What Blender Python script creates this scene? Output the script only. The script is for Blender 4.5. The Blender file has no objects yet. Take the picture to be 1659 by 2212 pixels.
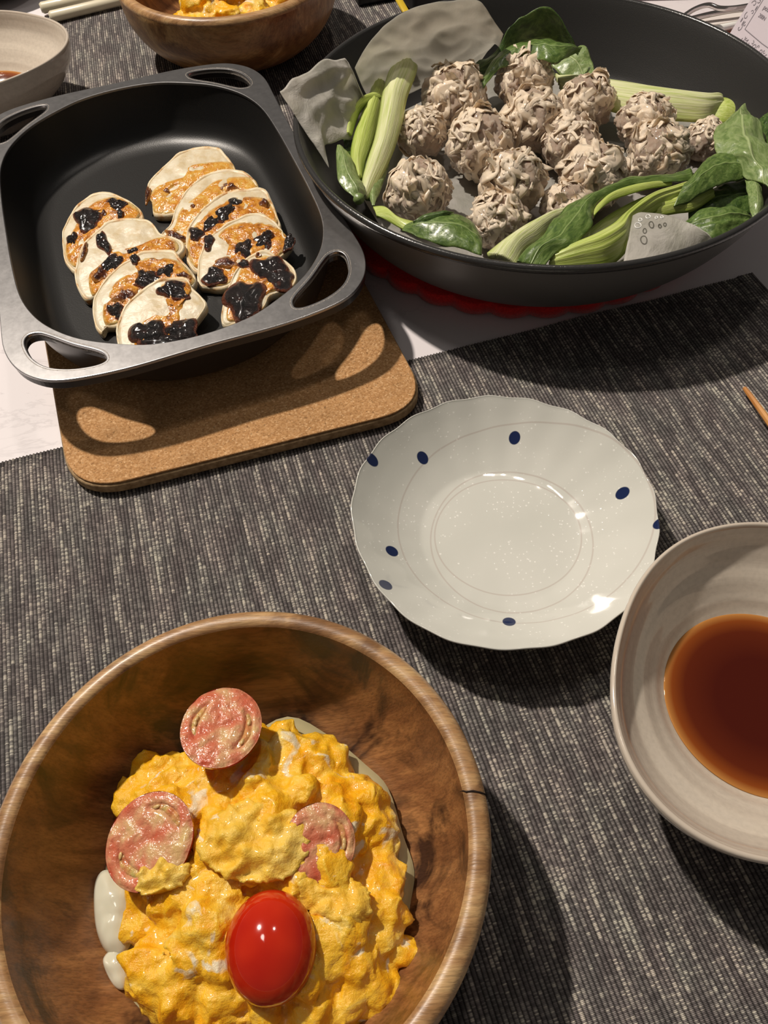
import bpy, bmesh, math, random
from mathutils import Vector, Matrix, noise
import numpy as np
R = math.radians
S = bpy.context.scene
C = S.collection
# ------------------------------------------------------------------ camera
CAM_H, PITCH, ROLL, FPX, W, HH = .32, R(56.05), R(-3.99), 1662.0, 1659.0, 2212.0
cd = bpy.data.cameras.new('camera'); cam = bpy.data.objects.new('camera', cd); C.objects.link(cam)
cd.sensor_fit = 'VERTICAL'; cd.sensor_height = 24; cd.lens = 24 * FPX / HH; cd.clip_start = .01; cd.clip_end = 50
cam.location = (0, 0, CAM_H)
cam.rotation_euler = (Matrix.Rotation(math.pi/2 - PITCH, 4, 'X') @ Matrix.Rotation(ROLL, 4, 'Z')).to_euler()
S.camera = cam
CM = (Matrix.Rotation(math.pi/2 - PITCH, 3, 'X') @ Matrix.Rotation(ROLL, 3, 'Z'))
# ------------------------------------------------------------------ world, lamps, exposure
wd = bpy.data.worlds.new('room_light'); S.world = wd; wd.use_nodes = True
wd.node_tree.nodes['Background'].inputs[0].default_value = (1.0, .93, .85, 1)
wd.node_tree.nodes['Background'].inputs[1].default_value = .08
def lamp(name, loc, energy, size, col, target=(0, .3, 0), sy=None):
    l = bpy.data.lights.new(name, 'AREA'); l.energy = energy; l.size = size; l.color = col
    if sy: l.shape = 'RECTANGLE'; l.size_y = sy
    else: l.shape = 'DISK'
    o = bpy.data.objects.new(name, l); C.objects.link(o); o.location = loc
    o.rotation_euler = (Vector(target) - Vector(loc)).to_track_quat('-Z', 'Y').to_euler(); return o
lamp('ceiling_lamp', (-.78, .98, 1.65), 38, .07, (1, .90, .79))
lamp('side_lamp', (.25, .85, 1.7), 2.2, .10, (1, .90, .80))
lamp('near_lamp', (-.55, .55, 2.0), 2.0, .25, (1, .93, .85))
S.view_settings.view_transform = 'Standard'; S.view_settings.look = 'None'
S.view_settings.gamma = 1; S.view_settings.use_curve_mapping = False
S.view_settings.exposure = 0.08
# ------------------------------------------------------------------ helpers
def at(x, y, z=0.0):                       # the point of the photograph (x, y) that lies at height z
    d = CM @ Vector((x - W/2, -(y - HH/2), -FPX))
    k = (CAM_H - z) / -d.z
    return Vector((d.x*k, d.y*k, z))
def tag(o, label=None, cat=None, group=None, kind=None):
    if label: o['label'] = label
    if cat: o['category'] = cat
    if group: o['group'] = group
    if kind: o['kind'] = kind
    return o
def thing(name, label, cat, loc, group=None):
    o = bpy.data.objects.new(name, None); C.objects.link(o); o.location = loc; o.empty_display_size = .01
    o['root'] = tuple(loc)
    return tag(o, label, cat, group)
def obj(name, V, F, m, parent=None, smooth=True, uv=None, loc=None):
    """V are world coordinates"""
    me = bpy.data.meshes.new(name)
    if parent is not None:
        org = Vector(parent['root'])
    else:
        if loc is None:
            A = np.array([tuple(v) for v in V]); loc = ((A[:,0].min()+A[:,0].max())/2, (A[:,1].min()+A[:,1].max())/2, A[:,2].min())
        org = Vector(loc)
    me.from_pydata([tuple(Vector(v) - org) for v in V], [], F)
    if uv is not None:
        ul = me.uv_layers.new(name='uv'); 
        li = np.zeros(len(me.loops), dtype=np.int32); me.loops.foreach_get('vertex_index', li)
        ul.data.foreach_set('uv', np.array(uv, dtype=np.float32)[li].ravel())
    for mm in (m if isinstance(m, (list, tuple)) else [m]): me.materials.append(mm)
    o = bpy.data.objects.new(name, me); C.objects.link(o)
    if parent is not None:
        o.parent = parent; o['root'] = tuple(org)
    else:
        o.location = org; o['root'] = tuple(org)
    me.validate()
    bm = bmesh.new(); bm.from_mesh(me); bmesh.ops.recalc_face_normals(bm, faces=bm.faces); bm.to_mesh(me); bm.free()
    if smooth: me.polygons.foreach_set('use_smooth', [True]*len(me.polygons))
    return o
def nz(x, y, z, f=1.0, o=0.0): return noise.noise(Vector((x*f+o, y*f-o, z*f+o*.7)))
def cat_rom(P, n, closed=False):
    """resample control list of tuples to n+1 (open) or n (closed) points"""
    P = [np.array(p, float) for p in P]; m = len(P); out = []
    cnt = n if closed else n+1
    span = m if closed else m-1
    for i in range(cnt):
        t = i/n*span; k = min(int(t), span-1); f = t-k
        if closed: a, b, c, d = P[(k-1) % m], P[k % m], P[(k+1) % m], P[(k+2) % m]
        else: a, b, c, d = P[max(k-1, 0)], P[k], P[min(k+1, m-1)], P[min(k+2, m-1)]
        out.append(.5*((2*b)+(c-a)*f+(2*a-5*b+4*c-d)*f*f+(3*b-a-3*c+d)*f**3))
    return out
def gridfaces(nr, nc, off=0, wrap=False, flip=False):
    F = []
    for i in range(nr-1):
        for j in range(nc if wrap else nc-1):
            j2 = (j+1) % nc
            f = (off+i*nc+j, off+i*nc+j2, off+(i+1)*nc+j2, off+(i+1)*nc+j)
            F.append(f[::-1] if flip else f)
    return F
def lathe(cx, cy, prof, n=96, rf=None, zf=None, closed=True):
    """prof: (r, z) list traced round the section; rf(theta, r, z, i)->r"""
    V = []; F = []
    for i, (r, z) in enumerate(prof):
        for j in range(n):
            a = 2*math.pi*j/n
            rr = rf(a, r, z, i) if rf else r
            zz = z + (zf(a, r, z, i) if zf else 0)
            V.append((cx+rr*math.cos(a), cy+rr*math.sin(a), zz))
    F = gridfaces(len(prof), n, wrap=True)
    return V, F
def smooth_prof(P, n): return [tuple(p) for p in cat_rom(P, n)]
def shell(P, thick, crease=0, cs=0):
    """P[row][col] world points -> closed thin sheet"""
    nr, nc = len(P), len(P[0]); A = np.array([[tuple(p) for p in row] for row in P], float)
    du = np.gradient(A, axis=1); dv = np.gradient(A, axis=0)
    nn = np.cross(du, dv); nn /= (np.linalg.norm(nn, axis=2, keepdims=True)+1e-12)
    if nn[..., 2].mean() < 0: nn = -nn
    if crease:
        for i in range(nr):
            for j in range(nc):
                e = min(1, min(i, nr-1-i, j, nc-1-j)/5); x, y, z = A[i, j]
                q = Vector((x*.9+z*.3+cs, y*.4+z*.8, z)); k = (.5-2.2*abs(noise.noise(q*30)))+.5*(.5-2.2*abs(noise.noise(q*66+Vector((3, 1, 2)))))+.2*noise.noise(q*160)
                A[i, j] += nn[i, j]*k*crease*(.15+.85*e)
        du = np.gradient(A, axis=1); dv = np.gradient(A, axis=0); n2 = np.cross(du, dv); n2 /= (np.linalg.norm(n2, axis=2, keepdims=True)+1e-12)
        nn = n2 if n2[..., 2].mean() > 0 else -n2
    T = np.ones((nr, nc))*thick
    T[:, 0] *= .35; T[:, -1] *= .35
    B = A - nn*T[..., None]
    V = [tuple(v) for v in A.reshape(-1, 3)] + [tuple(v) for v in B.reshape(-1, 3)]
    F = gridfaces(nr, nc) + gridfaces(nr, nc, nr*nc, flip=True)
    o = nr*nc
    for i in range(nr-1):
        F.append((i*nc, (i+1)*nc, o+(i+1)*nc, o+i*nc)); F.append((i*nc+nc-1, o+i*nc+nc-1, o+(i+1)*nc+nc-1, (i+1)*nc+nc-1))
    for j in range(nc-1):
        F.append((j, o+j, o+j+1, j+1)); e = (nr-1)*nc
        F.append((e+j, e+j+1, o+e+j+1, o+e+j))
    uv = [(j/(nc-1), i/(nr-1)) for i in range(nr) for j in range(nc)]
    return V, F, uv+uv
def strip(name, rows, m, parent, nu=12, nv=40, arch=.0, ruf=.0, thick=.0012, rfq=90, veins=0, seed=0, world=False, fine=0, crease=0, **kw):
    """rows: ((x,y,z),(x,y,z)) left/right edge points, x y in photo pixels at height z"""
    LR = []
    for r in rows:
        l, rr = (Vector(r[0]), Vector(r[1])) if world else (at(*r[0]), at(*r[1]))
        LR.append((*l, *rr, r[2] if len(r) > 2 else arch))
    Q = cat_rom(LR, nv); P = []
    for i, q in enumerate(Q):
        l, rr = Vector(q[:3]), Vector(q[3:6]); ar = q[6]; row = []
        for j in range(nu+1):
            t = j/nu; p = l.lerp(rr, t)
            p.z += ar*math.sin(math.pi*t)
            e = abs(2*t-1)
            p.z += ruf*(e**1.5+.25)*nz(p.x, p.y, 0, rfq, seed) + ruf*.4*nz(p.x, p.y, 1, rfq*2.3, seed)
            if veins: p.z += veins*(max(0, 1-e*6) + .35*abs(math.sin((i/nv*9+e*2.2)*math.pi))-.3)
            if fine: p.z += fine*math.sin(t*math.pi*9)*math.sin(math.pi*t)
            row.append(p)
        P.append(row)
    V, F, uv = shell(P, thick, crease, seed)
    return obj(name, V, F, m, parent, uv=uv, **kw)
def patch(name, poly, zf, h, amp, frq, m, parent, rings=9, n=56, under=.003, pw=3, seed=0, spline=True, world=False, jag=0, **kw):
    """lumpy cushion over an outline in photo pixels, resting on the surface zf(x,y)"""
    P = cat_rom(poly, n, closed=True) if spline else [np.array(p, float) for p in poly]
    n = len(P); c = sum(P)/n; V = []; uv = [(1-k/rings, j/n) for k in range(rings+1) for j in range(n)]+[(1, 0)]*n
    for k in range(rings+1):
        s = 1-k/rings
        for p in P:
            q = c+(p-c)*s
            if jag: q = q + (p-c)/np.linalg.norm(p-c)*jag*s**4*(noise.noise(Vector((p[0]*.05, p[1]*.05, seed)))*1.6+noise.noise(Vector((p[0]*.14, p[1]*.14, seed))))
            if world: w = Vector((q[0], q[1], zf(q[0], q[1])))
            else: z0 = zf(q[0], q[1]); w = at(q[0], q[1], z0)
            hh = h*(1-s**pw)
            w.z += hh + amp*min(1, (1-s)*5)*(nz(w.x, w.y, 0, frq, seed)+.5*nz(w.x, w.y, 3, frq*2.1, seed))
            V.append(tuple(w))
    F = gridfaces(rings+1, n, wrap=True)
    b = len(V)
    for p in P:
        w = Vector((p[0], p[1], zf(p[0], p[1]))) if world else at(p[0], p[1], zf(p[0], p[1]))
        V.append((w.x, w.y, w.z-under))
    for j in range(n): F.append((j, (j+1) % n, b+(j+1) % n, b+j))
    F.append([b+j for j in range(n)])
    return obj(name, V, F, m, parent, uv=uv, **kw)
def tube(pts, rad, n=12, flat=1.0):
    pts = [Vector(p) for p in pts]; V = []; m = len(pts)
    for i, p in enumerate(pts):
        d = (pts[min(i+1, m-1)]-pts[max(i-1, 0)]).normalized()
        up = Vector((0, 0, 1)) if abs(d.z) < .9 else Vector((1, 0, 0))
        s = d.cross(up).normalized(); u = s.cross(d)
        r = rad[i] if isinstance(rad, (list, tuple)) else rad
        for j in range(n):
            a = 2*math.pi*j/n; V.append(tuple(p+s*math.cos(a)*r+u*math.sin(a)*r*flat))
    F = gridfaces(m, n, wrap=True); F.append(list(range(n))); F.append([(m-1)*n+j for j in range(n)])
    return V, F
def box(x0, y0, z0, x1, y1, z1, ang=0, bev=.002, c=None):
    bm = bmesh.new(); bmesh.ops.create_cube(bm, size=1)
    cx, cy = (x0+x1)/2, (y0+y1)/2
    for v in bm.verts: v.co = Vector((v.co.x*(x1-x0), v.co.y*(y1-y0), v.co.z*(z1-z0)))
    if bev: bmesh.ops.bevel(bm, geom=bm.edges[:], offset=bev, segments=3, affect='EDGES', profile=.5)
    M = Matrix.Translation((cx, cy, (z0+z1)/2)) @ Matrix.Rotation(ang, 4, 'Z')
    V = [tuple(M @ v.co) for v in bm.verts]; bm.verts.index_update(); F = [[v.index for v in f.verts] for f in bm.faces]
    bm.free(); return V, F
# ------------------------------------------------------------------ materials
def M(name, col=(.5, .5, .5), rough=.5, metal=0, sss=0, srad=.004, coat=0, spec=.5, trans=0, ior=1.45, crough=.05):
    m = bpy.data.materials.new(name); m.use_nodes = True; b = m.node_tree.nodes['Principled BSDF']
    b.inputs['Base Color'].default_value = (*col, 1); b.inputs['Roughness'].default_value = rough
    b.inputs['Metallic'].default_value = metal; b.inputs['Specular IOR Level'].default_value = spec
    b.inputs['IOR'].default_value = ior
    if sss:
        b.inputs['Subsurface Weight'].default_value = sss; b.inputs['Subsurface Scale'].default_value = srad
        b.inputs['Subsurface Radius'].default_value = (1, .8, .62)
    if coat: b.inputs['Coat Weight'].default_value = coat; b.inputs['Coat Roughness'].default_value = crough
    if trans: b.inputs['Transmission Weight'].default_value = trans
    return m
class G:
    """tiny node-graph helper"""
    def __init__(s, m): s.nt = m.node_tree; s.b = s.nt.nodes['Principled BSDF']; s.tc = s.nt.nodes.new('ShaderNodeTexCoord')
    def n(s, t, **k):
        x = s.nt.nodes.new('ShaderNode'+t)
        for a, v in k.items(): setattr(x, a, v)
        return x
    def l(s, a, b): s.nt.links.new(a, b)
    def co(s, scale=(1, 1, 1), rot=(0, 0, 0), loc=(0, 0, 0), src='Object'):
        x = s.n('Mapping'); x.inputs['Scale'].default_value = scale; x.inputs['Rotation'].default_value = rot; x.inputs['Location'].default_value = loc
        s.l(s.tc.outputs[src], x.inputs[0]); return x.outputs[0]
    def noise(s, co, scale, detail=3, rough=.5, dist=0):
        x = s.n('TexNoise'); x.inputs['Scale'].default_value = scale; x.inputs['Detail'].default_value = detail
        x.inputs['Roughness'].default_value = rough; x.inputs['Distortion'].default_value = dist; s.l(co, x.inputs['Vector']); return x.outputs['Fac']
    def vor(s, co, scale, feat='F1', out='Distance', rnd=1):
        x = s.n('TexVoronoi', feature=feat); x.inputs['Scale'].default_value = scale; x.inputs['Randomness'].default_value = rnd
        s.l(co, x.inputs['Vector']); return x.outputs[out]
    def ramp(s, fac, stops, interp='LINEAR'):
        x = s.n('ValToRGB'); e = x.color_ramp; e.interpolation = interp
        while len(e.elements) < len(stops): e.elements.new(.5)
        for el, (p, c) in zip(e.elements, stops):
            el.position = p; el.color = (*c, 1) if len(c) == 3 else c
        s.l(fac, x.inputs[0]); return x.outputs[0]
    def mix(s, fac, a, b, mode='MIX'):
        x = s.n('Mix', data_type='RGBA', blend_type=mode)
        for v, i in ((fac, 0), (a, 6), (b, 7)):
            if isinstance(v, (int, float)): x.inputs[i].default_value = v
            elif isinstance(v, tuple): x.inputs[i].default_value = (*v, 1)
            else: s.l(v, x.inputs[i])
        return x.outputs[2]
    def math(s, op, a, b=None, c=None, clamp=False):
        x = s.n('Math', operation=op); x.use_clamp = clamp
        for i, v in enumerate((a, b, c)):
            if v is None: continue
            if isinstance(v, (int, float)): x.inputs[i].default_value = v
            else: s.l(v, x.inputs[i])
        return x.outputs[0]
    def col(s, c): s.l(c, s.b.inputs['Base Color'])
    def edge(s, lo, hi, nsc=160, k=.35):
        x = s.n('SeparateXYZ'); s.l(s.tc.outputs['UV'], x.inputs[0]); n_ = s.math('MULTIPLY', s.math('SUBTRACT', s.noise(s.co(), nsc, 3), .5), k)
        return s.ramp(s.math('ADD', x.outputs[0], n_), [(lo, (0, 0, 0)), (hi, (1, 1, 1))])
    def rough(s, c): s.l(c, s.b.inputs['Roughness'])
    def bump(s, h, strength=.5, dist=.001, prev=None):
        x = s.n('Bump'); x.inputs['Strength'].default_value = strength; x.inputs['Distance'].default_value = dist
        s.l(h, x.inputs['Height']); 
        if prev: s.l(prev, x.inputs['Normal'])
        s.l(x.outputs[0], s.b.inputs['Normal']); return x.outputs[0]
g0 = lambda v: (v, v, v)
def wood_mat(name, a, b, c, dark, sc=1, rough=.38, coat=.25, wet=0):
    m = M(name, a, rough, coat=coat, crough=.25); g = G(m)
    co = g.co((12*sc, 150*sc, 45*sc), rot=(0, .25, R(28)))
    n1 = g.noise(co, 1, 6, .6, .6); base = g.ramp(n1, [(.3, b), (.48, a), (.62, c), (.75, a)])
    n2 = g.noise(g.co((22*sc, 38*sc, 24*sc), rot=(0, 0, R(20)), loc=(.3, .1, .2)), 1, 4, .6, 1.5)
    dk = g.ramp(n2, [(.47, g0(0)), (.64, g0(1))]); base = g.mix(dk, base, dark)
    n3 = g.noise(g.co((160, 1500, 500), rot=(0, .1, R(28))), 1, 3, .6); f = g.ramp(n3, [(.38, g0(.55)), (.55, g0(1))])
    base = g.mix(.6, base, f, 'MULTIPLY'); g.col(base); g.bump(n3, .25, .0006); return m
m_wood = wood_mat('bowl_wood', (.28, .120, .043), (.16, .062, .023), (.40, .185, .065), (.050, .021, .011))
m_woodrim = wood_mat('bowl_rim_wood', (.46, .26, .115), (.34, .17, .065), (.58, .37, .17), (.24, .12, .05), rough=.38, coat=.2)
m_woodout = wood_mat('bowl_outer_wood', (.40, .20, .065), (.30, .14, .04), (.58, .35, .14), (.20, .09, .03), sc=.9)
m_crack = M('rim_crack', (.02, .01, .006), .9)
# table: white faux marble
m_table = M('white_marble_print', (.80, .76, .775), .22, spec=.45); g = G(m_table)
n = g.noise(g.co((3, 9, 3), rot=(0, 0, .35)), 1.6, 8, .62, 1.6)
v = g.ramp(n, [(.485, g0(0)), (.5, g0(1)), (.515, g0(0))]); pw = g.noise(g.co(), 9, 3); vv = g.math('MULTIPLY', v, g.ramp(pw, [(.42, g0(0)), (.65, g0(.42))]))
g.col(g.mix(vv, (.80, .755, .77), (.42, .39, .40)))
# woven mat: object frame, X across ribs
RIB = .00182
def mat_mat():
    m = M('ribbed_grey_cloth', (.1, .1, .1), .75, spec=.25); g = G(m)
    sep = g.n('SeparateXYZ'); g.l(g.tc.outputs['Object'], sep.inputs[0])
    wob = g.noise(g.co(), 35, 2); x = g.math('ADD', g.math('DIVIDE', sep.outputs[0], RIB), 400.0); rib = g.math('FLOOR', g.math('ADD', x, .5))
    cell = g.math('FLOOR', g.math('DIVIDE', sep.outputs[1], .00052))
    cell2 = g.math('FLOOR', g.math('ADD', g.math('DIVIDE', sep.outputs[1], .016), g.math('MULTIPLY', rib, .37)))
    def wn(a, b):
        c = g.n('CombineXYZ'); g.l(a, c.inputs[0]); g.l(b, c.inputs[1]); w = g.n('TexWhiteNoise', noise_dimensions='2D'); g.l(c.outputs[0], w.inputs['Vector']); return w.outputs['Value']
    a, b = wn(rib, cell), wn(rib, cell2)
    big = g.noise(g.co((1, 1, 1)), 60, 4, .6)
    patch_ = g.noise(g.co((500, 40, 1)), 1, 2)
    s = g.math('ADD', g.math('MULTIPLY', a, .46), g.math('ADD', g.math('MULTIPLY', b, .42), g.math('MULTIPLY', patch_, .42)))
    col = g.ramp(s, [(.38, (.115, .102, .100)), (.62, (.19, .170, .165)), (.84, (.29, .265, .245)), (.96, (.60, .55, .47))])
    hue = g.ramp(g.noise(g.co((90, 40, 1)), 1, 2), [(.35, (.97, 1.0, .99)), (.65, (1.03, .985, .99))])
    col = g.mix(1.0, col, hue, 'MULTIPLY')
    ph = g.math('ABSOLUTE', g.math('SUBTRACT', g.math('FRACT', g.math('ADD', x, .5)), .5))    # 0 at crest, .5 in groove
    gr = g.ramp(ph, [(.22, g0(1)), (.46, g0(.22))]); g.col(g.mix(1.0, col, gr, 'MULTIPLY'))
    cy = g.math('ABSOLUTE', g.math('SINE', g.math('MULTIPLY', sep.outputs[1], math.pi/.00052)))
    g.bump(g.math('ADD', cy, g.math('MULTIPLY', a, .8)), .7, .00025); return m
m_mat = mat_mat()
# cork
m_cork = M('cork_top', (.45, .24, .10), .85, spec=.2); g = G(m_cork)
vc = g.vor(g.co(), 1150, out='Color'); sp = g.n('SeparateColor'); g.l(vc, sp.inputs[0])
c1 = g.ramp(sp.outputs[0], [(0, (.42, .215, .085)), (.5, (.54, .29, .12)), (.9, (.62, .36, .17)), (1, (.75, .47, .24))])
dk = g.ramp(g.noise(g.co((1, 1, 1)), 900, 2), [(.28, g0(.5)), (.38, g0(1))]); big = g.ramp(g.noise(g.co(), 60, 3), [(.3, g0(.84)), (.7, g0(1.08))])
g.col(g.mix(1, g.mix(1, c1, dk, 'MULTIPLY'), big, 'MULTIPLY')); g.bump(g.noise(g.co(), 700, 3), .5, .0006)
m_corkside = M('cork_side', (.40, .27, .14), .8, spec=.25); g = G(m_corkside)
g.col(g.ramp(g.noise(g.co(), 350, 4), [(.3, (.25, .16, .08)), (.6, (.42, .29, .16)), (.8, (.52, .38, .22))])); g.bump(g.noise(g.co(), 600, 3), .4, .0005)
m_felt = M('red_felt', (.42, .012, .014), .95, spec=.1); g = G(m_felt)
g.col(g.ramp(g.noise(g.co(), 900, 3), [(.3, (.55, .012, .014)), (.7, (.80, .03, .026))])); g.bump(g.noise(g.co(), 1500, 3), .6, .0006)
m_felt.node_tree.nodes['Principled BSDF'].inputs['Sheen Weight'].default_value = .3
# metals / coatings
m_alu = M('milled_aluminium', (.43, .42, .42), .30, metal=1); g = G(m_alu)
sc = g.noise(g.co((1, 1, 1)), 240, 6, .7); g.rough(g.ramp(sc, [(.3, g0(.29)), (.7, g0(.33))])); g.col(g.mix(g.ramp(g.noise(g.co((1, 1, 1)), 150, 6, .75, 2), [(.60, g0(0)), (.70, g0(.10))]), (.42, .41, .41), (.56, .55, .54)))
m_cast = M('rough_cast_edge', (.26, .23, .20), .5, metal=.35); g = G(m_cast); g.bump(g.noise(g.co(), 900, 3), .8, .0008)
m_coat = M('black_nonstick', (.015, .0145, .014), .36, spec=.5); g = G(m_coat); g.bump(g.noise(g.co(), 1800, 2), .22, .0003)
m_body = M('pan_outside_black', (.030, .026, .024), .28, spec=.5)
m_pan = M('frying_pan_coating', (.026, .025, .024), .36, spec=.5); g = G(m_pan); g.bump(g.noise(g.co(), 2200, 2), .3, .0003)
m_panout = M('frying_pan_outside', (.16, .155, .15), .42, metal=.35, spec=.5)
m_panrim = M('frying_pan_rim', (.05, .049, .048), .22, metal=.3, spec=.6); g = G(m_panrim); g.bump(g.noise(g.co(), 700, 3), .2, .0006)
# ceramics
def plate_mat(cx, cy):
    m = M('speckled_porcelain', (.62, .62, .56), .09, coat=.6, spec=.5); g = G(m)
    sep = g.n('SeparateXYZ'); g.l(g.tc.outputs['Object'], sep.inputs[0])
    base = g.ramp(g.noise(g.co(), 22, 2), [(.35, (.60, .60, .545)), (.7, (.66, .655, .60))])
    v1 = g.vor(g.co(), 430); dens = g.noise(g.co(), 45, 3)
    sp1 = g.math('MULTIPLY', g.ramp(v1, [(.12, g0(1)), (.2, g0(0))]), g.ramp(dens, [(.46, g0(0)), (.58, g0(1))]))
    v2 = g.vor(g.co(loc=(.3, .2, 0)), 170); sp2 = g.ramp(v2, [(.07, g0(1)), (.10, g0(0))])
    base = g.mix(g.math('MAXIMUM', sp1, g.math('MULTIPLY', sp2, .8)), base, (.84, .83, .78))
    def dist(px, py, sx=1, sy=1):
        v = g.n('CombineXYZ'); g.l(g.math('MULTIPLY', g.math('SUBTRACT', sep.outputs[0], px-cx), sx), v.inputs[0]); g.l(g.math('MULTIPLY', g.math('SUBTRACT', sep.outputs[1], py-cy), sy), v.inputs[1])
        d = g.n('VectorMath', operation='LENGTH'); g.l(v.outputs[0], d.inputs[0]); return d.outputs['Value']
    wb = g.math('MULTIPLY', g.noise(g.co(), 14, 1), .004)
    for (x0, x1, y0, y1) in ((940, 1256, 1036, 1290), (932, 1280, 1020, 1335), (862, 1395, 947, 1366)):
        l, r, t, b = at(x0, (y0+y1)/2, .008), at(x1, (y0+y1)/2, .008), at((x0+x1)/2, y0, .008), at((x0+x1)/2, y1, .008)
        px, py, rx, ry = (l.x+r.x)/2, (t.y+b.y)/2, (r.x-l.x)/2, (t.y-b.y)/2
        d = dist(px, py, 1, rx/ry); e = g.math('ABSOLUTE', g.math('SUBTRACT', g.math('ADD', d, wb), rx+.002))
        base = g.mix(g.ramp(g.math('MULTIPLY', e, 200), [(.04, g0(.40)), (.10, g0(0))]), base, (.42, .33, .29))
    dm = None
    for (x, y, z) in ((1112, 943, .018), (913, 985, .019), (805, 1008, .024), (846, 1180, .021), (833, 1263, .026), (1103, 1328, .021), (1344, 1067, .021), (1424, 1138, .028)):
        p = at(x, y, z); d = dist(p.x, p.y); dm = d if dm is None else g.math('MINIMUM', dm, d)
    base = g.mix(g.ramp(g.math('MULTIPLY', dm, 200), [(.53, g0(1)), (.60, g0(0))]), base, (.010, .020, .075))
    g.col(base); g.bump(g.math('ADD', sp1, g.noise(g.co(), 120, 2)), .12, .0006); return m
def tan_mat():
    m = M('greige_stoneware', (.50, .44, .375), .10, coat=.6); g = G(m)
    sep = g.n('SeparateXYZ'); g.l(g.tc.outputs['Object'], sep.inputs[0])
    w = g.noise(g.co((8, 8, 260)), 1, 4, .6, .4)
    c = g.ramp(w, [(.3, (.58, .50, .41)), (.5, (.63, .555, .46)), (.7, (.68, .60, .50))])
    g.col(g.mix(.35, c, g.ramp(g.noise(g.co(), 500, 2), [(.3, g0(.75)), (.6, g0(1))]), 'MULTIPLY')); g.bump(w, .12, .0008); return m
m_tan = tan_mat()
m_tanrim = M('greige_rim', (.60, .52, .43), .10, coat=.6)
def sauce_mat():
    m = M('soy_sauce', (.05, .008, .002), .03, spec=.5); g = G(m)
    # thin rim of sauce is amber, deep middle dark red-brown: depth read from the radius of the pool
    sep = g.n('SeparateXYZ'); g.l(g.tc.outputs['Object'], sep.inputs[0]); v = g.n('CombineXYZ'); g.l(sep.outputs[0], v.inputs[0]); g.l(sep.outputs[1], v.inputs[1])
    d = g.n('VectorMath', operation='LENGTH'); g.l(v.outputs[0], d.inputs[0])
    g.col(g.ramp(g.math('MULTIPLY', d.outputs['Value'], 20), [(.36, (.060, .007, .003)), (.60, (.10, .015, .004)), (.70, (.22, .05, .008)), (.765, (.46, .20, .05))])); return m
m_sauce = sauce_mat()
# food
def egg_mat():
    m = M('scrambled_egg', (.9, .5, .05), .22, sss=.25, srad=.004, coat=.5); g = G(m)
    n1 = g.noise(g.co(), 70, 5, .6, .8)
    c = g.ramp(n1, [(.30, (.92, .38, .006)), (.45, (.93, .48, .015)), (.58, (.92, .56, .05)), (.68, (.90, .64, .15)), (.76, (.90, .76, .38))])
    n2 = g.noise(g.co(loc=(3, 1, 2)), 85, 3, .5, .8); wh = g.ramp(n2, [(.60, g0(0)), (.66, g0(1))]); c = g.mix(wh, c, (.86, .74, .50))
    g.col(c); g.bump(g.noise(g.co(), 420, 5, .65), .55, .0016); return m
m_egg = egg_mat()
m_eggp = M('pale_egg', (.86, .56, .13), .3, sss=.2, srad=.004, coat=.4); g = G(m_eggp)
g.col(g.ramp(g.noise(g.co(), 80, 5, .6), [(.3, (.92, .48, .02)), (.5, (.90, .57, .07)), (.7, (.88, .64, .17))])); g.bump(g.noise(g.co(), 520, 5, .65), .6, .0014)
m_white = M('egg_white', (.66, .64, .50), .15, sss=.3, srad=.004, coat=.5)
m_milk = M('milky_juice', (.46, .40, .22), .06, sss=.1, coat=.5)
m_skin = M('tomato_skin', (.50, .018, .006), .10, sss=.12, srad=.004, coat=.7); g = G(m_skin)
g.col(g.ramp(g.noise(g.co(), 60, 2), [(.3, (.42, .010, .003)), (.7, (.58, .028, .006))]))
m_flesh = M('tomato_flesh', (.62, .16, .10), .16, sss=.35, srad=.004, coat=.6); g = G(m_flesh)
g.col(g.ramp(g.noise(g.co(), 130, 4), [(.3, (.58, .10, .05)), (.48, (.66, .24, .13)), (.62, (.70, .42, .21)), (.78, (.72, .52, .20))])); g.bump(g.noise(g.co(), 330, 4), .8, .0016)
m_gel = M('tomato_seed_gel', (.60, .27, .11), .08, sss=.4, srad=.004, coat=.8); g = G(m_gel)
g.col(g.ramp(g.noise(g.co(), 240, 3), [(.35, (.55, .17, .07)), (.55, (.64, .36, .13)), (.7, (.50, .42, .14))])); g.bump(g.noise(g.co(), 420, 3), .8, .0015)
m_seed = M('tomato_seed', (.62, .42, .17), .3)
m_turnip = M('turnip_flesh', (.72, .63, .46), .40, sss=.25, srad=.004); g = G(m_turnip)
g.col(g.ramp(g.noise(g.co(), 110, 4, .6), [(.3, (.60, .47, .27)), (.5, (.69, .60, .43)), (.7, (.74, .67, .51))])); g.bump(g.noise(g.co(), 300, 3), .4, .0008)
m_rind = M('turnip_rind', (.72, .50, .28), .4, sss=.15, srad=.003); g = G(m_rind)
g.col(g.ramp(g.noise(g.co(), 170, 4), [(.32, (.52, .24, .07)), (.42, (.74, .54, .30)), (.6, (.80, .68, .47))]))
def top_mat(name, stops):
    m = M(name, (.7, .4, .1), .22, sss=.12, srad=.003, coat=.4); g = G(m)
    c = g.ramp(g.noise(g.co(), 150, 5, .62, .5), stops); g.col(g.mix(g.edge(.92, 1.06, 120, .3), c, (.70, .50, .20))); g.bump(g.noise(g.co(), 420, 3), .7, .0014); return m
m_top = top_mat('browned_topping', [(.30, (.10, .025, .005)), (.39, (.34, .11, .012)), (.50, (.58, .22, .022)), (.64, (.68, .34, .05)), (.76, (.72, .48, .14))])
m_topl = top_mat('golden_topping', [(.26, (.28, .09, .012)), (.36, (.54, .20, .025)), (.52, (.66, .32, .045)), (.70, (.72, .48, .13))])
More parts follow.
